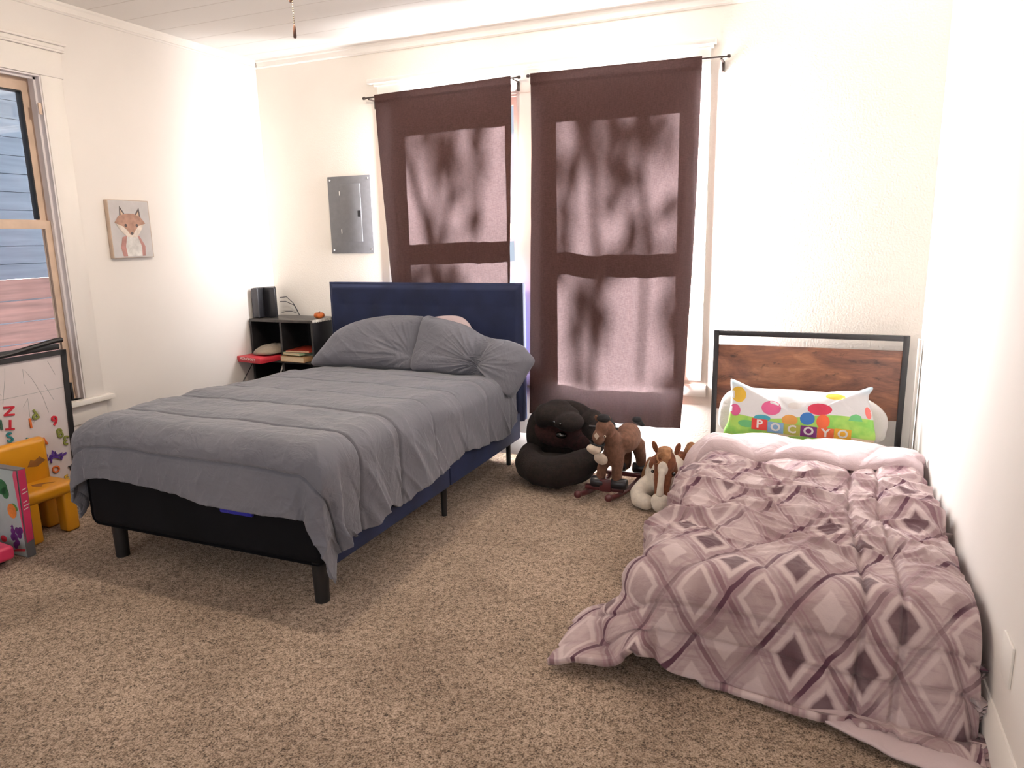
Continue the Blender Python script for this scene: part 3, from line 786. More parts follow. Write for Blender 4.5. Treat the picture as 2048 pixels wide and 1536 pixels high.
#@@SHELF
# ------------------------------------------------------------------ cube shelf + what is on it
sh_m = M('black_laminate', (.014, .013, .014), .4, var=.3, vs=15)
lam_m = M('worn_laminate_top', (.045, .040, .036), .35, var=.35, vs=14)
t = thing('cube_shelf', 'black cube shelf in the corner between left wall and navy bed', 'shelf', (-3.64, 4.34, 0))
x0, x1, ya, yb = -3.925, -3.345, 4.19, 4.485
box('top_board', x0, x1, ya, yb, .918, .938, lam_m, t, bev=.001)
for nm, a in (('side_panel', x0), ('divider', -3.645), ('side_panel', x1 - .018)): box(nm, a, a + .018, ya + .002, yb, .0, .918, sh_m, t, bev=.001)
for z in (.02, .32, .615): box('shelf_board', x0 + .018, x1 - .018, ya + .002, yb, z, z + .018, sh_m, t, bev=.001)
box('back_panel', x0, x1, yb, yb + .006, .0, .93, sh_m, t, bev=0)
# router
t = thing('modem', 'black box modem standing upright on the cube shelf', 'modem', (-3.85, 4.33, .938))
MB().box(-3.912, -3.862, 4.235, 4.44, .940, 1.165, .008, 3).build('case', blackp_m, t)
gl = M('dark_stripe', (.06, .06, .07), .25)
box('front_bezel', -3.916, -3.858, 4.229, 4.236, .943, 1.162, gl, t, bev=.002)
box('side_face', -3.863, -3.760, 4.30, 4.325, .94, 1.165, blackp_m, t, bev=.006)
o = MB().tube([(-3.80, 4.40, 1.08), (-3.75, 4.42, 1.085), (-3.71, 4.44, 1.04), (-3.68, 4.45, .98), (-3.665, 4.45, .942)], .003, 8).tube([(-3.80, 4.40, 1.05), (-3.76, 4.42, 1.05), (-3.71, 4.45, 1.02), (-3.67, 4.46, .942)], .003, 8).tube([(-3.80, 4.40, .96), (-3.76, 4.41, .975), (-3.72, 4.43, .975), (-3.68, 4.44, .96)], .002, 8).build('cables', blackp_m, t)
# gourd
org = M('orange_rind', (.55, .13, .02), .5, var=.25, vs=30, bs=40, bst=.2)
t = thing('mini_pumpkin', 'small orange pumpkin on the right end of the cube shelf', 'pumpkin', (-3.375, 4.33, .938))
nA, nB = 60, 24; vs = []
for i in range(nB + 1):
    ph = PI * i / nB
    for j in range(nA):
        th = 2 * PI * j / nA; rr_ = (.040 * (1 - .07 * abs(math.cos(4 * th)) ** 3)) * math.sin(ph) ** .75
        vs.append((-3.385 + rr_ * math.cos(th), 4.33 + rr_ * math.sin(th), .9385 + .0235 + .0235 * math.cos(ph) - .006 * math.exp(-(math.sin(ph) / .25) ** 2) * (1 if ph < 1.5 else -1)))
fs = [(i * nA + j, i * nA + (j + 1) % nA, (i + 1) * nA + (j + 1) % nA, (i + 1) * nA + j) for i in range(nB) for j in range(nA)]
link_me('rind', pyme(vs, fs), org, t, smooth=True)
MB().tube([(-3.385, 4.33, .978), (-3.383, 4.332, .987), (-3.378, 4.335, .991)], [.005, .0035, .003], 8).build('stem', brown_m, t)
# lace edge
n = 40; vs = []; fs = []
for k in range(n + 1):
    x = -3.365 + .0 * k; y = 4.19 + .22 * k / n
    vs += [(-3.342, y, .9395), (-3.362, y, .9395), (-3.3405, y, .925 - .006 * abs(math.sin(k * .9)))]
for k in range(n): a = k * 3; fs += [(a, a + 3, a + 4, a + 1), (a, a + 2, a + 5, a + 3)]
o = link_me('lace_edging', pyme(vs, fs), M('lace', (.55, .52, .47), .9, var=.3, vs=60)); tag(o, 'strip of pale lace lying over the right edge of the cube shelf', 'lace')
o.modifiers.new('s', 'SOLIDIFY').thickness = .001
# games and books
red_m = M('red_card', (.50, .025, .04), .45, var=.06); white_m = M('white_ink', (.75, .72, .68), .6, var=.03); cream_m = M('page_block', (.62, .50, .33), .8, var=.1, vs=60, stretch=(1, 1, 20))
def text(name, s, size, fn, mat, parent, depth=.0006, bold=0.0):
    cu = bpy.data.curves.new('t', 'FONT'); cu.body = s; cu.size = size; cu.extrude = depth; cu.align_x = 'CENTER'; cu.align_y = 'CENTER'; cu.resolution_u = 3; cu.offset = bold
    tmp = bpy.data.objects.new('t', cu); C.objects.link(tmp); bpy.context.view_layer.update()
    me = bpy.data.meshes.new_from_object(tmp.evaluated_get(bpy.context.evaluated_depsgraph_get()))
    bpy.data.objects.remove(tmp); bpy.data.curves.remove(cu)
    for v in me.vertices: v.co = Vector(fn(v.co.x, v.co.y, v.co.z))
    me.update(); return link_me(name, me, mat, parent)
ZS = .633
Mx = rotm('Z', -9, (-3.78, 4.2, 0))
t = thing('board_game_box', 'red board game box sticking out of the left cubby of the shelf', 'game box', (-3.79, 4.20, ZS))
MB().box(-3.915, -3.665, 4.03, 4.42, ZS + .001, ZS + .038, .002, M=Mx).build('box_tray', red_m, t)
MB().box(-3.917, -3.663, 4.028, 4.422, ZS + .012, ZS + .043, .002, M=Mx).build('box_lid', red_m, t)
text('game_title', 'MONOPOLY', .030, lambda x, y, z: Mx @ Vector((-3.80 + x, 4.0275 - z, ZS + .027 + y)), white_m, t)
t = thing('cloth_bag', 'crumpled beige cloth bag on top of the red game box', 'bag', (-3.76, 4.28, ZS + .043))
bag_m = cloth_mat('beige_cloth', (.22, .18, .14), (.30, .25, .19), ws=20)
bp = [(-3.88, 4.16), (-3.78, 4.10), (-3.68, 4.12), (-3.66, 4.25), (-3.67, 4.42), (-3.80, 4.44), (-3.89, 4.36)]
puff('bag', bp, lambda u, v, w: (u, v, ZS + .046 + max(w, -.002) + .05 * max(0, (u + 3.88))), .06, .0, bag_m, t, seed=4, amp=.012, sc=18, nr=24, nt_=90)
def book(label, x0, x1, y0, y1, z0, h, rz, colm, name='book'):
    Mb = rotm('Z', rz, ((x0 + x1) / 2, (y0 + y1) / 2, 0))
    t = thing(name, label, 'book', ((x0 + x1) / 2, (y0 + y1) / 2, z0))
    MB().box(x0, x1, y0, y1, z0, z0 + .002, 0, M=Mb).box(x0, x1, y0, y1, z0 + h - .002, z0 + h, 0, M=Mb).box(x1 - .002, x1, y0, y1, z0, z0 + h, 0, M=Mb).build('cover', colm, t)
    MB().box(x0 + .002, x1 - .003, y0 + .002, y1 - .003, z0 + .0022, z0 + h - .0022, 0, M=Mb).build('pages', cream_m, t)
card = M('kraft_card', (.48, .29, .14), .6, var=.06)
book('thick tan book at the bottom of the stack in the right cubby', -3.625, -3.40, 4.155, 4.42, ZS + .001, .040, -4, card)
book('green and white book in the middle of the stack in the right cubby', -3.60, -3.42, 4.16, 4.40, ZS + .050, .018, -10, M('pale_green_cover', (.35, .48, .30), .4))
book('teal book at the back of the stack in the right cubby', -3.615, -3.395, 4.22, 4.45, ZS + .0415, .008, 8, M('teal_cover', (.02, .22, .24), .4))
book('red picture book on top of the stack in the right cubby', -3.60, -3.40, 4.18, 4.43, ZS + .0695, .012, 5, M('red_cover', (.42, .05, .03), .4, var=.3))
o = MB().tube([(-3.915, 4.175, .60), (-3.925, 4.12, .53), (-3.93, 4.02, .42), (-3.932, 3.9, .33), (-3.930, 3.8, .2)], .003, 8).build('power_cord', blackp_m)
tag(o, 'thin black cord running down the left wall beside the cube shelf', 'cord')
o = MB().tube([(-3.70, 4.30, .62), (-3.69, 4.24, .58), (-3.70, 4.22, .52), (-3.68, 4.22, .40)], .004, 8).tube([(-3.66, 4.28, .615), (-3.655, 4.20, .575), (-3.66, 4.185, .545), (-3.64, 4.19, .42)], .003, 8).build('white_cord', white_m)
tag(o, 'pale cord dangling in the lower cubby of the shelf', 'cord')
#@@SMALLBED
# ------------------------------------------------------------------ small bed
t = thing('single_bed', 'small black metal bed with rustic wood headboard panel against the right wall', 'bed', (-.03, 3.3, 0))
hy0, hy1 = 4.415, 4.445
mb = MB(); mb.box(-.563, -.533, hy0, hy1, 0, .93, .002); mb.box(.445, .475, hy0, hy1, 0, .93, .002); mb.box(-.533, .445, hy0, hy1, .900, .93, .002)
mb.build('headboard_frame', black_m, t)
box('headboard_panel', -.535, .447, hy0 + .006, hy1 - .006, .45, .845, wood_m, t, bev=.001)
mb = MB(); mb.box(-.535, .447, hy0 + .005, hy1 - .005, .16, .20); mb.build('headboard_rail', black_m, t)
box('side_rail', -.56, -.53, 2.42, 4.42, .16, .20, black_m, t); box('side_rail', .445, .475, 2.42, 4.42, .16, .20, black_m, t); box('foot_rail', -.56, .475, 2.42, 2.45, .16, .20, black_m, t)
for x, y in ((-.545, 2.435), (.46, 2.435), (-.05, 3.4)): MB().box(x - .015, x + .015, y - .015, y + .015, 0, .16).build('leg', black_m, t)
m2 = MB().box(-.50, .44, 2.50, 4.40, .205, .305, .04, 4).build('mattress', white_cloth); tag(m2, 'thin mattress on the small black bed under the mauve comforter', 'mattress')

def quilt_surface(n=420, m=430, off=0.0, v0=0., v1=1., lining=False):
    U = np.linspace(-1, 1, n)[:, None]; V = np.linspace(v0, v1, m)[None, :]
    R = .14
    xl, xr = -.53 + R * .7, .475 - .06
    yh = 4.02; yf = 2.28 + R
    foot = .45 + .085 * U + .06 * np.maximum(U, 0) + .02 * vn(U * 2, 0 * U, 3)
    Lb = (yh - yf) + foot
    b = V * Lb + 0 * U; Yb = yh - b
    left = .43 + .03 * ss(2.9, 2.45, Yb); right = .28
    cx = (xl + xr) / 2; hw = (xr - xl) / 2
    a = np.where(U < 0, U * (hw + left), U * (hw + right))
    exl = np.maximum(-a - hw, 0); exr = np.maximum(a - hw, 0)
    ey = np.maximum(b - (yh - yf), 0)
    ex = exl + exr
    r = np.sqrt(ex ** 2 + ey ** 2) + 1e-9
    dx = (exl * -1 + exr) / r; dy = ey / r
    lean = .10 + .14 * ss(.0, .25, ey) + .30 * ss(2.80, 2.42, Yb) * ss(0, .06, exl)
    out, down = drape1(r, R, 0); out = out + np.maximum(r - R * PI / 2, 0) * lean
    top = .352 + .045 * ss(3.75, 3.3, Yb) - .02 * ss(3.2, 2.6, Yb) + .01 * fbm(a * 2, b * 2, 5)
    # the floor: what is left over slides outwards
    over = np.maximum(down - (top - .03), 0)
    down2 = np.minimum(down, top - .03)
    out = out + over * .55
    X = cx + np.clip(a, -hw, hw) + out * dx
    Y = np.maximum(Yb, yf) - out * dy
    Z = top - down2 + .02 * np.sin(np.clip(over / .12, 0, 1) * PI) 
    # wall contact on the right: the quilt is tucked, so squeeze
    # puff lattice
    p = a / .205 * .5 + b / .29 * .5; q = a / .205 * .5 - b / .29 * .5
    pu = (np.abs(np.sin(PI * p)) * np.abs(np.sin(PI * q))) ** .6
    dsp = .032 * pu + .016 * fbm(a * 6, b * 6, 15)
    # crumples across the bed in the middle, long channel lines near the right
    cr_ = ss(2.35, 2.75, Yb) * ss(4.0, 3.5, Yb)
    dsp = dsp + cr_ * (1 - .7 * ss(.05, .3, down)) * ((ridge(a * 2.2 + .8 * np.sin(b * 3), b * 6.5, 23, 3) - .5) * .062)
    for xc in (() if lining else (.18, .29)):
        dsp = dsp - .020 * np.exp(-((a + cx - xc - .015 * np.sin(b * 5)) / .010) ** 2)
    for bc in (yh - yf + .20, yh - yf + .30):
        dsp = dsp - .014 * np.exp(-((b - bc - .01 * np.sin(a * 7)) / .009) ** 2)
    hang = ss(.05, .35, down)
    dsp = dsp + hang * (vn((b + .3 * ex) * 5, ex, 33) * .035) * ss(0, .1, ex) + hang * vn(a * 4, ey * 2, 37) * .030 * ss(0, .1, ey)
    ang = np.clip(r / R, 0, PI / 2)
    X = X + np.sin(ang) * dx * dsp; Y = Y - np.sin(ang) * dy * dsp; Z = Z + np.cos(ang) * (dsp + off) + np.sin(ang) * dsp * .15
    X = X + np.sin(ang) * dx * off; Y = Y - np.sin(ang) * dy * off
    return X, Y, Z, a, b
def mauve():
    X, Y, Z, a, b = quilt_surface()
    # corner at the front left pulled out, gap beside it
    cw = np.exp(-(((X + .70) / .16) ** 2 + ((Y - 2.36) / .20) ** 2))
    X = X - .02 * cw; Z = Z + .05 * cw * ss(.25, .05, Z); Y = Y + .04 * cw
    Z = Z + .075 * np.exp(-((X + .655) / .085) ** 2 - ((Y - 2.37) / .085) ** 2) * ss(.25, .05, Z)
    X = np.minimum(X, .508)
    Z = np.maximum(Z, .022)
    gap = np.exp(-((X + .50) / .07) ** 2) * ss(2.42, 2.2, Y) * ss(.22, .0, Z)
    Z = Z + .11 * gap; 
    P = np.stack([X, Y, Z], -1); UV = np.stack([a, b], -1)
    o = link_me('comforter', grid_me(P, UV), quilt_m, None, smooth=True)
    sd = o.modifiers.new('s', 'SOLIDIFY'); sd.thickness = .024; sd.offset = -1
    tag(o, 'puffy mauve comforter with diamond lattice print on the small bed', 'comforter')
    # turned back lining at the head end
    Ub = 260; Vb = 60
    X, Y, Z, a, b = quilt_surface(Ub, Vb, 0, 0.0, .115, True)
    tt = np.linspace(0, 1, Vb)[None, :]
    th = .052 + .008 * fbm(a * 4, b * 2, 77)
    h = th * (1 - np.abs(2 * tt - 1) ** 5) ** .5
    ang = ss(0, .15, -a - .47)  # turns outward on the hanging left side
    angr = ss(0, .08, a - .47)
    Xo = X - h * ang + h * angr * .2; Zo = Z + h * (1 - ang) ; Yo = Y + .045 * (1 - tt) + .02 * vn(a * 5, a * 0, 71) * tt - .03 * tt * np.sin(a * 2.5 + 1)
    Xo = np.minimum(Xo, .512)
    wob = (ridge(a * 6, b * 14, 79, 2) - .45) * .006
    Zo = np.maximum(Zo + wob, .03)
    P1 = np.stack([Xo, Yo, Zo], -1)
    Zi = np.maximum(Z - .005, .024); P0 = np.stack([np.minimum(X, .50), Yo, Zi], -1)
    P = np.concatenate([P1, P0[:, ::-1]], 1)
    l = link_me('turned_back_lining', grid_me(P), pink_cloth, o, smooth=True)
    l['label'] = 'pale pink lining folded over'
mauve()
# crumpled corner of the lining by the wall
ps = [(.46, .33), (.52, .345), (.525, .40), (.505, .43), (.47, .42), (.445, .38)]
o = puff('sheet_corner', ps, lambda u, v, w: (u, 3.86 - w, v), .03, .02, pink_cloth, seed=14, amp=.012, sc=30, nr=16, nt_=60)
tag(o, 'crumpled pink sheet corner squeezed against the right wall at the head of the mauve comforter', 'sheet')
# pale sheet on the carpet at the foot
n = 90; U = np.linspace(0, 1, n)[:, None]; V = np.linspace(0, 1, 24)[None, :]
Xs = -.16 + .67 * U + 0 * V; Ye = 2.262 - .28 * U + .012 * np.sin(U * 9) - .07 * ss(.75, 1, U); Ys = Ye + V * (.24 - .05 * U)
Zs = .022 + .012 * vn(Xs * 12, Ys * 12, 5) + .012 * np.sin(V * PI) + .0 * V
o = link_me('bed_sheet', grid_me(np.stack([Xs, Ys, Zs], -1)), pink_cloth, None, smooth=True); o.modifiers.new('s', 'SOLIDIFY').thickness = .008
tag(o, 'pale pink sheet trailing on the carpet below the mauve comforter', 'sheet')

# pillows
pw_ = [(-.47, .35), (-.505, .45), (-.48, .55), (-.40, .60), (-.2, .61), (.0, .61), (.2, .60), (.31, .57), (.385, .50), (.39, .41), (.35, .35), (.1, .34), (-.2, .34)]
o = puff('pillow', pw_, plane_frame(4.31, .35, .12), .05, .05, white_cloth, seed=3)
tag(o, 'plain white pillow behind the colourful printed pillow', 'pillow')
def print_mat():
    m, nt, b = newmat('meadow_print')
    uv = nt.nodes.new('ShaderNodeTexCoord').outputs['UV']; sp = nt.nodes.new('ShaderNodeSeparateXYZ'); nt.links.new(uv, sp.inputs[0])
    u, v = sp.outputs[0], sp.outputs[1]
    hill = math_(nt, 'ADD', .49, math_(nt, 'MULTIPLY', math_(nt, 'SINE', math_(nt, 'MULTIPLY', math_(nt, 'ADD', u, .05), 8.0)), .022))
    low = math_(nt, 'ADD', .385, math_(nt, 'MULTIPLY', math_(nt, 'SINE', math_(nt, 'ADD', math_(nt, 'MULTIPLY', u, 9.0), 1.0)), .012))
    sky = mixc(nt, ramp(nt, v, [(.62, 0.0), (.68, 1.0)]), (.80, .82, .84), (.50, .74, .86))
    green = mixc(nt, ramp(nt, noise(nt, uv, 14, 2), [(.4, 0.0), (.6, 1.0)]), (.22, .50, .09), (.36, .60, .12))
    c = mixc(nt, math_(nt, 'LESS_THAN', v, hill), sky, green)
    d = math_(nt, 'SUBTRACT', v, low)
    path = math_(nt, 'MULTIPLY', math_(nt, 'LESS_THAN', math_(nt, 'ABSOLUTE', d), .010), math_(nt, 'GREATER_THAN', u, -.26))
    c = mixc(nt, path, c, (.75, .60, .42))
    nt.links.new(c, b.inputs['Base Color']); b.inputs['Roughness'].default_value = .8
    bump(nt, b, noise(nt, uv, 16, 3, .5, 1), .3, .008); return m
pp = [(-.455, .350), (-.44, .43), (-.432, .50), (-.428, .58), (-.436, .665), (-.42, .672), (-.34, .64), (-.25, .615), (-.19, .625), (-.14, .627), (-.09, .614), (-.03, .608), (.05, .625), (.15, .642), (.23, .648), (.29, .672), (.302, .662), (.285, .63), (.285, .60), (.30, .55), (.318, .47), (.322, .372), (.2, .352), (.05, .345), (-.18, .342), (-.32, .342)]
PF = plane_frame(4.20, .35, .12)
def wp(u, v):
    return -.012 * np.exp(-((u + .19 + (v - .6) * .9) / .018) ** 2) * ss(.5, .62, v) + (ridge(u * 6 + v * 5, v * 3, 31, 2) - .45) * .006 * ss(.5, .62, v)
pil = puff('pillow', pp, PF, .055, .045, print_mat(), seed=8, wr=wp, pw=3.0, amp=.006, centre=(-.06, .49), nr=50, nt_=240)
tag(pil, 'printed pillow with green meadow and coloured letter blocks against the wood headboard', 'pillow')
# surface lookup for the printed marks
from mathutils.bvhtree import BVHTree
pil_me = pil.data; Mw = W(pil); bv = BVHTree.FromPolygons([Mw @ v.co for v in pil_me.vertices], [tuple(p.vertices) for p in pil_me.polygons])
def onp(u, v, lift=.0008):
    hit = bv.ray_cast(Vector((u, 3.5, v)), Vector((0, 1, 0)))[0]
    return Vector((u, (hit.y if hit else 4.2) - lift, v))
def decal(name, poly, col, lift=.0008, cut=3):
    bm = bmesh.new(); vs = [bm.verts.new((x, y, 0)) for x, y in poly]; bm.faces.new(vs)
    bmesh.ops.triangulate(bm, faces=bm.faces)
    bmesh.ops.subdivide_edges(bm, edges=bm.edges, cuts=cut, use_grid_fill=True)
    me = bpy.data.meshes.new('m'); bm.to_mesh(me); bm.free()
    for v in me.vertices: v.co = onp(v.co.x, v.co.y, lift)
    return link_me(name, me, col, pil, smooth=True)
ink = {n: M('ink_' + n, c, .7, var=.08) for n, c in dict(red=(.62, .05, .04), blue=(.22, .38, .60), olive=(.42, .42, .08), purple=(.16, .02, .16), orange=(.66, .12, .04), yellow=(.72, .38, .03), white=(.78, .76, .74), pink=(.66, .12, .28), teal=(.05, .33, .42), sun=(.80, .52, .06), crimson=(.50, .03, .07), navy=(.03, .15, .42), peach=(.70, .42, .24), tan=(.62, .30, .07), dgreen=(.12, .42, .16), coral=(.72, .16, .14)).items()}
def el(cx, cy, rx, ry, rot=0, n=18):
    c_, s_ = math.cos(rot), math.sin(rot); return [(cx + rx * math.cos(k * 2 * PI / n) * c_ - ry * math.sin(k * 2 * PI / n) * s_, cy + rx * math.cos(k * 2 * PI / n) * s_ + ry * math.sin(k * 2 * PI / n) * c_) for k in range(n)]
# plain round shapes stand where the print shows its figures
for nm, poly, cc, lf in (('printed_sun', el(-.385, .595, .042, .045), 'sun', .0008), ('printed_flower', el(-.40, .505, .030, .034), 'pink', .0010), ('printed_flower', el(-.205, .535, .052, .040), 'pink', .0008), ('printed_ball', el(-.25, .475, .045, .018), 'teal', .0010), ('printed_ball', el(-.105, .475, .042, .030), 'tan', .0012), ('printed_ball', el(-.015, .490, .038, .034), 'navy', .0014), ('printed_ball', el(-.085, .555, .036, .018), 'white', .0008), ('printed_ball', el(.045, .545, .062, .032), 'crimson', .0010), ('printed_ball', el(.065, .480, .034, .038), 'orange', .0014),
        ('printed_flower', el(.285, .535, .014, .034, .3), 'coral', .0008), ('printed_cloud', el(.12, .615, .05, .014), 'sun', .0008), ('printed_bush', [(.19, .495), (.20, .52), (.225, .53), (.25, .52), (.26, .49)], 'dgreen', .0010), ('printed_hill', el(-.33, .435, .05, .02), 'dgreen', .0008)):
    decal(nm, poly, ink[cc], lf)
bl = [('P', 'red', -.305), ('O', 'blue', -.219), ('C', 'olive', -.133), ('O', 'purple', -.047), ('Y', 'orange', .039), ('O', 'yellow', .125)]
for i, (ch, cc, ux) in enumerate(bl):
    s = .084; z0_ = .405 - .006 * i + .0; zt = .462 - .004 * i
    zb = [.408, .397, .392, .389, .386, .386][i]; zt = zb + .062
    blk = decal('letter_block', [(ux, zb), (ux + s, zb - .003), (ux + s, zt - .003), (ux, zt)], ink[cc], .0018)
    text('letter', ch, .062, lambda x, y, z: onp(ux + s / 2 + x * 1.05, (zb + zt) / 2 + y, .003 + z), ink['white'], blk, .0003, .002)
#@@TOYS
# ------------------------------------------------------------------ plush armchair, rocking horse, plush pony
bear_m = M('dark_plush', (.012, .007, .006), .95, var=.4, vs=60, bs=260, bst=.8, bd=.004, sheen=.12)
maroon_m = M('maroon_plush', (.035, .009, .009), .95, var=.4, vs=50, bs=260, bst=.8, bd=.004, sheen=.12)
t = thing('plush_armchair', 'dark brown plush toy armchair with a bear face under the long curtain', 'toy chair', (-1.42, 4.0, 0))
blob('seat_cushion', [('b', (-1.44, 4.03, .085), (.25, .22, .085)), ('l', [(-1.62, 4.08, .15), (-1.60, 3.97, .135), (-1.50, 3.895, .11), (-1.38, 3.875, .115), (-1.27, 3.90, .155), (-1.22, 4.0, .17)], [.075, .085, .095, .10, .092, .08])], bear_m, t, .012)
blob('backrest', [('b', (-1.42, 4.20, .27), (.25, .10, .22)), ('b', (-1.24, 4.16, .30), (.10, .10, .15)), ('b', (-1.60, 4.17, .26), (.08, .10, .16))], bear_m, t, .012)
blob('face_panel', [('b', (-1.43, 4.11, .30), (.20, .06, .10)), ('b', (-1.30, 4.10, .26), (.10, .06, .07))], maroon_m, t, .010)
hd = blob('head', [('b', (-1.44, 4.09, .415), (.14, .10, .075)), ('b', (-1.35, 4.03, .395), (.095, .085, .06)), ('b', (-1.53, 4.10, .40), (.07, .08, .08)), ('b', (-1.45, 4.12, .47), (.08, .06, .035))], bear_m, t, .010)
eye_m = M('black_bead', (.004, .004, .004), .12, coat=1)
for x in (-1.415, -1.375): MB().ball((x, 3.944, .398 + .01 * (x < -1.4)), .009).build('eye', eye_m, hd)
MB().ball((-1.400, 4.030, .305), (.036, .022, .022)).build('nose', eye_m, t)

bz = M('brown_plush', (.150, .072, .045), .95, var=.2, vs=50, bs=300, bst=.4, bd=.003, sheen=.3)
crm = M('cream_plush', (.62, .52, .42), .95, var=.08, vs=50, bs=300, bst=.4, bd=.003, sheen=.3)
blk = M('black_plush', (.010, .010, .012), .9, var=.3, vs=60, bs=200, bst=.5, bd=.004)
mar = M('maroon_wood', (.085, .018, .020), .35, var=.15, vs=10)
t = thing('rocking_horse', 'small brown rocking horse on maroon runners beside the plush armchair', 'rocking horse', (-1.03, 3.95, 0))
hb_ = blob('body', [('b', (-.985, 4.02, .33), (.075, .15, .085)), ('b', (-1.03, 3.90, .28), (.062, .075, .095)), ('l', [(-1.03, 3.90, .32), (-1.055, 3.85, .40), (-1.065, 3.83, .44)], [.062, .050, .044]),
    ('l', [(-1.075, 3.88, .24), (-1.095, 3.86, .17), (-1.10, 3.86, .11)], [.036, .030, .028]), ('l', [(-1.00, 3.87, .24), (-1.005, 3.86, .17), (-1.005, 3.86, .11)], [.036, .032, .030]),
    ('l', [(-.94, 4.10, .27), (-.93, 4.14, .18), (-.925, 4.14, .12)], [.045, .034, .030]), ('l', [(-1.03, 4.12, .27), (-1.02, 4.15, .18), (-1.02, 4.15, .12)], [.042, .034, .030])], bz, t, .008)
hh = blob('head', [('b', (-1.075, 3.81, .435), (.042, .045, .050)), ('b', (-1.092, 3.785, .385), (.036, .038, .048)), ('b', (-1.045, 3.83, .42), (.035, .04, .05))], bz, t, .006)
blob('muzzle', [('b', (-1.108, 3.762, .322), (.038, .038, .031)), ('b', (-1.122, 3.752, .328), (.030, .030, .024))], crm, hh, .005)
blob('chest_patch', [('b', (-1.088, 3.818, .250), (.044, .020, .034), R3('Y', 25))], crm, t, .005)
for x, y, a in ((-1.115, 3.82, 12), (-1.045, 3.82, -12)): blob('ear', [('b', (x, y, .488), (.012, .009, .020), R3('Y', -a))], bz, hh, .004)
blob('mane', [('b', (-1.072, 3.815, .490), (.040, .040, .024)), ('b', (-1.055, 3.86, .465), (.020, .030, .030)), ('b', (-1.035, 3.885, .42), (.015, .025, .04))], blk, hh, .006)
MB().prism([(0, .022), (.016, 0), (0, -.022), (-.016, 0)], lambda u, v, w: Vector((-1.092 + u, 3.742 + .25 * v * -1 - w, .405 + v)), .003).build('forehead_diamond', crm, hh)
MB().ball((-1.052, 3.772, .398), .007).build('eye', crm, hh); MB().ball((-1.052, 3.766, .398), .004).build('pupil', eye_m, hh)
MB().ball((-1.098, 3.735, .318), .004).build('nostril', eye_m, hh)
MB().tube([Vector((-1.100 + .040 * math.cos(k * PI / 12), 3.785 + .042 * math.sin(k * PI / 12), .352 - .01 * math.cos(k * PI / 12))) for k in range(25)], .005, 8).build('bridle', blk, hh)
MB().tube([(-1.17, 3.86, .425), (-1.00, 3.86, .425)], .007, 10).build('handle', blackp_m, t)
blob('tail', [('b', (-.955, 4.13, .415), (.03, .03, .02)), ('l', [(-.95, 4.15, .40), (-.935, 4.19, .37)], [.02, .014])], blk, t, .006)
for x in (-1.165, -.985):
    p = []
    for k in range(15):
        f_ = k / 14; p.append((x + (f_ - .5) * .10 + .02, 3.72 + f_ * .52, .028 + .16 * abs(f_ - .42) ** 2.0))
    mb = MB(); mb.tube(p, .015, 10); mb.ball(p[0], .022); mb.build('runner', mar, t)
mb = MB(); mb.box(-1.19, -.96, 3.84, 3.875, .05, .075, .004); mb.box(-1.10, -1.03, 3.825, 3.85, .05, .125, .006); mb.build('cross_bar', mar, t)
MB().box(-1.15, -.92, 4.12, 4.155, .055, .08, .004).build('cross_bar', mar, t)
for y, zz in ((3.855, .10), (4.14, .115)):
    for x0_, x1_ in ((-1.155 + (y - 3.85) * .2, -1.075 + (y - 3.85) * .2), (-1.035 + (y - 3.85) * .2, -.945 + (y - 3.85) * .2)):
        MB().tube([(x0_, y, zz), (x0_ + .01, y, zz), (x1_ - .01, y, zz), (x1_, y, zz)], [.028, .033, .033, .028], 18).build('hoof_roller', blackp_m, t)

gold = M('tan_plush', (.30, .145, .065), .95, var=.25, vs=40, bs=200, bst=.6, bd=.004, sheen=.4)
wht = M('white_plush', (.70, .64, .55), .95, var=.08, vs=40, bs=200, bst=.6, bd=.004, sheen=.4)
chest = M('chestnut_plush', (.17, .055, .022), .95, var=.25, vs=40, bs=200, bst=.6, bd=.004, sheen=.4)
t = thing('plush_pony', 'brown and white plush pony lying on the carpet beside the mauve comforter', 'plush toy', (-.76, 3.95, 0))
blob('body', [('b', (-.76, 4.02, .13), (.12, .17, .12)), ('b', (-.75, 3.90, .16), (.075, .08, .10)), ('l', [(-.85, 3.92, .08), (-.875, 3.84, .06), (-.86, 3.78, .05), (-.82, 3.765, .045)], [.055, .05, .045, .042]),
    ('l', [(-.66, 3.95, .07), (-.63, 3.87, .05)], [.05, .042])], wht, t, .008)
blob('saddle_patch', [('b', (-.80, 3.96, .19), (.05, .07, .06)), ('b', (-.70, 4.06, .19), (.06, .06, .06))], chest, t, .008)
hd = blob('head', [('b', (-.735, 3.80, .265), (.058, .060, .068)), ('l', [(-.735, 3.79, .25), (-.736, 3.755, .17), (-.737, 3.735, .10)], [.052, .044, .034]), ('l', [(-.74, 3.86, .22), (-.745, 3.90, .17)], [.06, .065])], chest, t, .006)
blob('blaze', [('b', (-.732, 3.738, .245), (.028, .014, .042), R3('X', 0)), ('l', [(-.733, 3.728, .23), (-.736, 3.708, .16), (-.737, 3.702, .12)], [.018, .017, .019])], wht, hd, .005)
blob('muzzle', [('b', (-.738, 3.713, .078), (.048, .040, .046)), ('b', (-.738, 3.703, .062), (.040, .033, .038))], wht, hd, .005)
for x in (-.757, -.715): MB().ball((x, 3.684, .078), (.005, .004, .007)).build('nostril', eye_m, hd)
MB().ball((-.682, 3.765, .215), .010).build('eye', eye_m, hd)
MB().ball((-.790, 3.770, .215), .009).build('eye', eye_m, hd)
for x, a in ((-.788, -20), (-.672, 16)): blob('ear', [('b', (x, 3.81, .335), (.016, .010, .036), R3('Y', a))], chest, hd, .004)
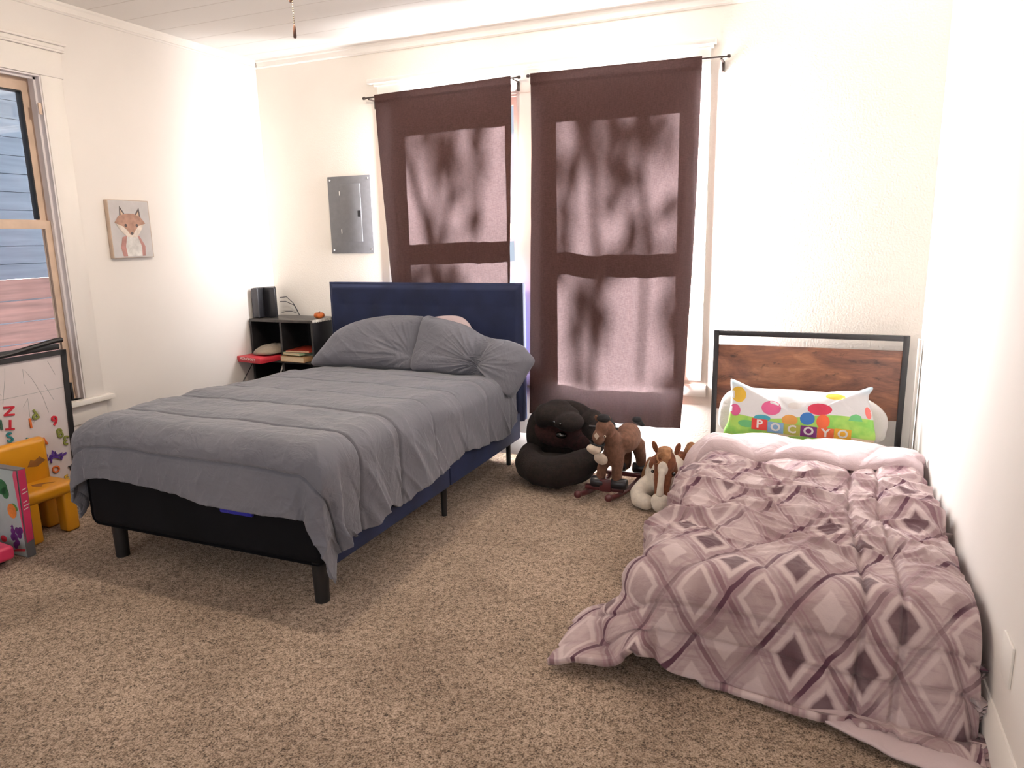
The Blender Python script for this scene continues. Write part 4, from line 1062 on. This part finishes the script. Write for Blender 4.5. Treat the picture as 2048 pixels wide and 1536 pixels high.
mp_ = [('b', (-.735, 3.80, .325), (.040, .040, .022)), ('b', (-.735, 3.765, .308), (.026, .02, .026))]
for k in range(7):
    rr_ = random.Random(k); mp_.append(('l', [(-.735 + rr_.uniform(-.03, .03), 3.80, .33), (-.735 + rr_.uniform(-.04, .04), 3.745, .30), (-.735 + rr_.uniform(-.045, .045), 3.735, .265)], [.010, .007, .003]))
blob('mane', mp_, gold, hd, .005, 2)
blob('tail', [('l', [(-.82, 4.12, .15), (-.86, 4.08, .17), (-.875, 4.0, .12), (-.87, 3.95, .06)], [.025, .03, .025, .015]), ('l', [(-.66, 4.10, .24), (-.64, 4.04, .29), (-.62, 3.98, .25)], [.03, .026, .012])], gold, t, .006)
t.scale = (1.06, 1.06, 1.06); t.location.x += .014
#@@LEFT
# ------------------------------------------------------------------ whiteboard easel with magnets
board_m = M('whiteboard', (.66, .60, .60), .35, var=.04, vs=3)
TX, BX = -3.89, -3.872
def bd(y, z, w=0):   # point on board face
    f_ = (z - .10) / .82; return Vector((BX + (TX - BX) * f_ + w, y, z))
def bdn(u, v, w): return bd(u, v, w)
t = thing('whiteboard', 'black framed whiteboard covered in magnetic letters leaning by the left window', 'whiteboard', (-3.87, 2.25, 0))
MB().prism([(1.76, .12), (2.69, .12), (2.69, .91), (1.76, .91)], lambda u, v, w: bd(u, v, w - .012), .012).build('board', board_m, t)
mb = MB()
for a in ([(1.74, .90), (2.705, .905), (2.705, .93), (1.74, .925)], [(1.74, .10), (2.66, .10), (2.66, .125), (1.74, .125)], [(2.635, .10), (2.66, .10), (2.708, .93), (2.680, .93)], [(1.74, .10), (1.765, .10), (1.765, .92), (1.74, .92)]):
    mb.prism(a, lambda u, v, w: bd(u, v, w - .018), .030)
mb.build('frame', black_m, t)
mb = MB(); mb.tube([bd(2.10, .935, -.02), bd(2.40, .945, -.01), bd(2.66, .985, 0), bd(2.70, .985, 0)], .014, 8); mb.box(-3.915, -3.89, 2.1, 2.68, .935, .965, .003); mb.build('folded_clip', black_m, t)
mb = MB(); mb.tube([bd(2.62, .0, 0), bd(2.625, .11, 0)], .010, 8); mb.tube([bd(1.80, .0, 0), bd(1.80, .11, 0)], .010, 8); mb.build('leg', black_m, t)
box('hinge_block', -3.895, -3.872, 2.700, 2.712, .64, .74, black_m, t)
ln_m = M('marker_line', (.30, .33, .33), .6)
mb = MB()
for pts in ([(2.33, .70), (2.36, .82), (2.37, .88)], [(2.47, .85), (2.50, .80), (2.54, .70), (2.56, .60)], [(2.46, .86), (2.455, .78)], [(2.60, .88), (2.63, .80)], [(2.43, .66), (2.46, .70), (2.455, .60), (2.47, .56)], [(2.56, .76), (2.60, .66)], [(2.31, .78), (2.33, .74)]):
    mb.tube([bd(y, z, .0004) for y, z in pts], .0008, 5)
mb.build('scribble', ln_m, t)
MB().prism([(1.8, .7185), (2.68, .7205), (2.68, .7225), (1.8, .7205)], lambda u, v, w: bd(u, v, w), .0006).build('board_seam', ln_m, t)
mg = {n: M('magnet_' + n, c, .45) for n, c in dict(red=(.55, .02, .04), olive=(.22, .24, .05), orange=(.70, .16, .03), teal=(.02, .20, .22), green=(.05, .12, .08), purple=(.10, .04, .30), black=(.01, .01, .015), yellow=(.7, .45, .05)).items()}
def magnet(ch, y, z, rot, size, col, label):
    c_, s_ = math.cos(math.radians(rot)), math.sin(math.radians(rot))
    # seen from inside the room, +y runs to the right of the board
    o = text('magnetic_letter', ch, size, lambda x, yy, zz: bd(y + (x * c_ - yy * s_), z + (x * s_ + yy * c_), .004 + zz), mg[col], None, .004, .0012)
    md = o.modifiers.new('b', 'SOLIDIFY'); md.thickness = -.0015; md.offset = 1
    tag(o, label, 'magnet', 'magnetic letters on the whiteboard')
    return o
magnet('N', 2.355, .655, 82, .075, 'red', 'red letter N magnet, highest on the whiteboard')
magnet('P', 2.478, .607, 205, .075, 'olive', 'olive green letter P magnet upside down near the top of the whiteboard')
magnet('9', 2.582, .545, 0, .075, 'red', 'red number 9 magnet on the right of the whiteboard')
magnet('I', 2.450, .562, 0, .075, 'orange', 'orange letter I magnet under the olive green P')
magnet('T', 2.345, .585, 170, .075, 'red', 'red letter T magnet under the red N')
magnet('I', 2.300, .590, 0, .075, 'green', 'dark green letter I magnet at the left picture edge')
magnet('S', 2.332, .515, 5, .075, 'teal', 'teal letter S magnet under the red T')
magnet('8', 2.600, .468, 10, .075, 'olive', 'olive green number 8 magnet under the red 9')
magnet('3', 2.628, .425, 165, .075, 'olive', 'olive green number 3 magnet beside the olive green 8')
magnet('M', 2.498, .440, 25, .062, 'orange', 'orange letter magnet just above the yellow chair back')
magnet('A', 2.430, .470, 30, .065, 'teal', 'teal letter magnet half hidden by the yellow chair back')
magnet('W', 2.512, .352, 150, .055, 'purple', 'leftmost purple letter magnet in the overlapping purple row')
magnet('R', 2.540, .362, 130, .055, 'purple', 'second purple letter magnet from the left in the overlapping row')
magnet('K', 2.568, .350, 60, .060, 'purple', 'third purple letter magnet from the left in the overlapping row')
magnet('Y', 2.600, .345, 110, .062, 'purple', 'rightmost purple letter magnet with its long arm sticking out')
magnet('x', 2.632, .265, 20, .050, 'black', 'small black letter x magnet low on the whiteboard by the comforter')
magnet('O', 2.545, .275, 0, .055, 'orange', 'orange round magnet just above the yellow chair seat')
magnet('E', 2.600, .205, 20, .050, 'yellow', 'yellow letter magnet low on the whiteboard beside the chair')

# ------------------------------------------------------------------ yellow chair, fruit box, pink toy
yel = M('yellow_plastic', (.68, .30, .012), .38, var=.08, vs=4, coat=.2)
dirt = M('grime', (.25, .10, .02), .8, var=.3)
t = thing('toy_chair', 'chunky yellow plastic child chair in front of the whiteboard', 'chair', (-3.66, 2.2, 0))
MB().box(-3.845, -3.60, 2.18, 2.475, .205, .275, .028, 5).build('seat', yel, t)
MB().box(-3.852, -3.785, 2.165, 2.465, .21, .50, .030, 5).build('backrest', yel, t)
for x, y in ((-3.645, 2.425), (-3.80, 2.425), (-3.645, 2.225), (-3.80, 2.225)):
    MB().box(x - .037, x + .037, y - .037, y + .037, .0, .23, .016, 4).build('leg', yel, t)
MB().prism([(.02, 0), (.08, .03), (.12, .08), (.06, .05), (.03, .08), (.0, .04)], lambda u, v, w: Vector((-3.74 + v * .9, 2.30 + u * .8, .2752 + w)), .0006).build('scuff', dirt, t)
MB().prism([(.0, 0), (.05, -.01), (.10, .012), (.07, .04), (.04, .025), (.02, .035)], lambda u, v, w: Vector((-3.7847 + w, 2.34 + u, .36 + v)), .0006).build('scuff', dirt, t)

lb = M('pale_blue_card', (.36, .44, .46), .35, var=.05); pk_m = M('hot_pink_card', (.62, .05, .14), .35, var=.08); edge_m = M('grey_card_edge', (.14, .14, .15), .5)
t = thing('fruit_puzzle_box', 'pale blue and pink picture box printed with fruit leaning at the left edge', 'box', (-3.58, 2.12, 0))
# box: big face towards the camera, tall edge on the right; leans back to the left
def fb(u, v, w):   # u across 0..1 (left->right), v up 0..1, w depth behind face
    return Vector((-3.83 + .332 * u - .004 * v, 2.098 + .015 * v + w, .002 + .445 * v))
MB().prism([(0, 0), (1, 0), (1, 1), (0, 1)], fb, .04).build('carton', edge_m, t)
MB().prism([(0, .01), (.985, .01), (.925, .985), (0, .985)], lambda u, v, w: fb(u, v, -.001 - w), .0008).build('front_picture', lb, t)
MB().prism([(.99, .17), (.99, .99), (.925, .985), (.90, .93)], lambda u, v, w: fb(u, v, -.002 - w), .0008).build('pink_panel', pk_m, t)
MB().prism([(.003, .17), (.037, .19), (.037, .99), (.003, .99)], lambda u, v, w: fb(1, v, u) + Vector((.0003 + w, 0, 0)), .0008).build('pink_side', pk_m, t)
for k, (zz, ww) in enumerate(((.76, .02), (.72, .026), (.62, .018), (.58, .028), (.54, .02))): MB().prism([(.010, zz), (.010 + ww, zz + .012), (.010 + ww, zz + .022), (.010, zz + .010)], lambda u, v, w: fb(1, v, u) + Vector((.0012 + w, 0, 0)), .0006).build('side_lettering', white_m, t)
fr = {n: M('fruit_' + n, c, .4, var=.2, vs=30) for n, c in dict(green=(.01, .14, .04), orange=(.72, .22, .03), leaf=(.10, .30, .05), purple=(.13, .03, .20), red=(.6, .04, .07)).items()}
def fruit(nm, poly, c_, lf): MB().prism(poly, lambda u, v, w: fb(u, v, -.0022 - .0004 * lf - w), .0006).build(nm, fr[c_], t)
fruit('pepper_print', el(.60, .78, .14, .09), 'green', 0); fruit('pepper_print', el(.68, .72, .08, .07), 'green', 0)
fruit('orange_print', el(.78, .52, .10, .085), 'orange', 1); fruit('leaf_print', el(.85, .57, .07, .035, -.4), 'leaf', 0)
for a, b_ in ((.68, .28), (.78, .30), (.72, .22), (.82, .25), (.75, .16), (.66, .21), (.86, .31), (.70, .12)): fruit('grape_print', el(a + .06, b_, .050, .040), 'purple', 1)
fruit('leaf_print', [(.70, .33), (.74, .36), (.77, .33), (.73, .32)], 'purple', 2)
fruit('strawberry_print', el(.50, .17, .07, .04), 'red', 1); fruit('pink_swoosh', [(.60, .03), (.95, .07), (.98, .10), (.80, .085)], 'red', 1)
pt = M('pink_plastic', (.62, .04, .12), .35, coat=.2)
t = thing('pink_toy', 'hot pink plastic toy corner cut off by the left picture edge', 'toy', (-3.62, 1.98, 0))
MB().box(-3.80, -3.47, 1.90, 2.03, .035, .105, .02, 4, M=rotm('Z', -6, (-3.5, 2.0, 0))).build('shell', pt, t)
MB().box(-3.79, -3.55, 1.93, 2.02, .0, .04, .008, 2, M=rotm('Z', -6, (-3.5, 2.0, 0))).build('base', blackp_m, t)

#@@LIGHT
# ------------------------------------------------------------------ light
def area(name, loc, rot, sx, sy, power, col, spread=180):
    l = bpy.data.lights.new(name, 'AREA'); l.shape = 'RECTANGLE'; l.size = sx; l.size_y = sy; l.energy = power; l.color = col; l.spread = math.radians(spread)
    o = bpy.data.objects.new(name, l); C.objects.link(o); o.location = loc; o.rotation_euler = rot; return o
SKYP = 10
for (a, b, c0, d0) in (W2, W3):
    area('window_daylight', ((a + b) / 2, YB + .022, (c0 + d0) / 2), (-PI / 2, 0, 0), b - a - .03, d0 - c0 - .03, SKYP, (1.0, .985, 1.0))
def slot(loc, aim, sx, sy, power):  # added lamps in the curtain gaps, boosting the light that leaks past
    l = bpy.data.lights.new('curtain_gap_fill', 'AREA'); l.shape = 'RECTANGLE'; l.size = sx; l.size_y = sy; l.energy = power; l.color = (1.0, .985, 1.0); l.spread = math.radians(150)
    o = bpy.data.objects.new('curtain_gap_fill', l); C.objects.link(o); o.location = loc
    a = Vector(aim).normalized()
    if abs(a.z) < .9: o.rotation_euler = a.to_track_quat('-Z', 'Y').to_euler()
    else:
        zz = -a; xx = Vector((1, 0, 0)); yy = zz.cross(xx).normalized(); o.rotation_euler = Matrix((xx, yy, zz)).transposed().to_euler()
slot((-2.70, 4.475, 1.50), (-1, -.08, 0), .05, 1.75, 30)
slot((-.73, 4.475, 1.50), (1, -.08, 0), .05, 1.75, 88)
slot((-1.725, 4.47, 1.50), (0, -1, 0), .10, 1.7, 12)
for x in (-2.26, -1.17): slot((x, 4.478, 2.41), (0, -.10, 1), .8, .04, 15)
slot((-1.17, 4.478, .58), (0, -.14, -1), .8, .04, 75)
area('rear_fill_light', (-2.5, YR - .02, 1.45), (PI / 2, 0, 0), 1.5, 1.6, 22, (1.0, .95, .92))  # added fill lamps standing in the invented rear windows
area('rear_fill_light', (-.65, YR - .02, 1.45), (PI / 2, 0, 0), 1.0, 1.6, 13, (1.0, .95, .92))
l = bpy.data.lights.new('fan_bulb', 'POINT'); l.energy = 76; l.color = (1, .85, .69); l.shadow_soft_size = .045
o = bpy.data.objects.new('fan_bulb', l); C.objects.link(o); o.location = (FX - .02, FY, 2.585)
l = bpy.data.lights.new('sun', 'SUN'); l.energy = 800; l.angle = math.radians(1.1); l.color = (1, .95, .93)
o = bpy.data.objects.new('sun', l); C.objects.link(o); o.rotation_euler = SD.to_track_quat('-Z', 'Y').to_euler()
wd = bpy.data.worlds.new('world'); bpy.context.scene.world = wd; wd.use_nodes = True
nt = wd.node_tree; bg = nt.nodes['Background']
sk = nt.nodes.new('ShaderNodeTexSky'); sk.sky_type = 'HOSEK_WILKIE'; sk.turbidity = 3; sk.sun_direction = -SD
bg.inputs['Color'].default_value = (.72, .84, 1.0, 1); bg.inputs['Strength'].default_value = .8

# ------------------------------------------------------------------ camera
f_px = 1439.0; yaw, pit, rol = math.radians(-23.121), math.radians(-11.538), math.radians(-1.13)
cy_, sy_, cp, sp_ = math.cos(yaw), math.sin(yaw), math.cos(pit), math.sin(pit)
fw = Vector((sy_ * cp, cy_ * cp, sp_)); r0 = Vector((cy_, -sy_, 0)); u0 = r0.cross(fw)
rt = r0 * math.cos(rol) + u0 * math.sin(rol); up = -r0 * math.sin(rol) + u0 * math.cos(rol)
cd = bpy.data.cameras.new('camera'); cam = bpy.data.objects.new('camera', cd); C.objects.link(cam)
cd.sensor_fit = 'HORIZONTAL'; cd.sensor_width = 36; cd.lens = f_px / 2048 * 36; cd.clip_start = .02
mw = Matrix((rt, up, -fw)).transposed().to_4x4(); mw.translation = Vector((0, 0, 1.5)); cam.matrix_world = mw
S = bpy.context.scene; S.camera = cam
S.view_settings.view_transform = 'Standard'; S.view_settings.look = 'None'; S.view_settings.gamma = 1; S.view_settings.exposure = 0.14; S.view_settings.use_curve_mapping = False
S.cycles.use_denoising = True; S.cycles.max_bounces = 10; S.cycles.diffuse_bounces = 6; S.cycles.sample_clamp_indirect = 8
S.cycles.transparent_max_bounces = 12; S.cycles.caustics_reflective = False; S.cycles.caustics_refractive = False
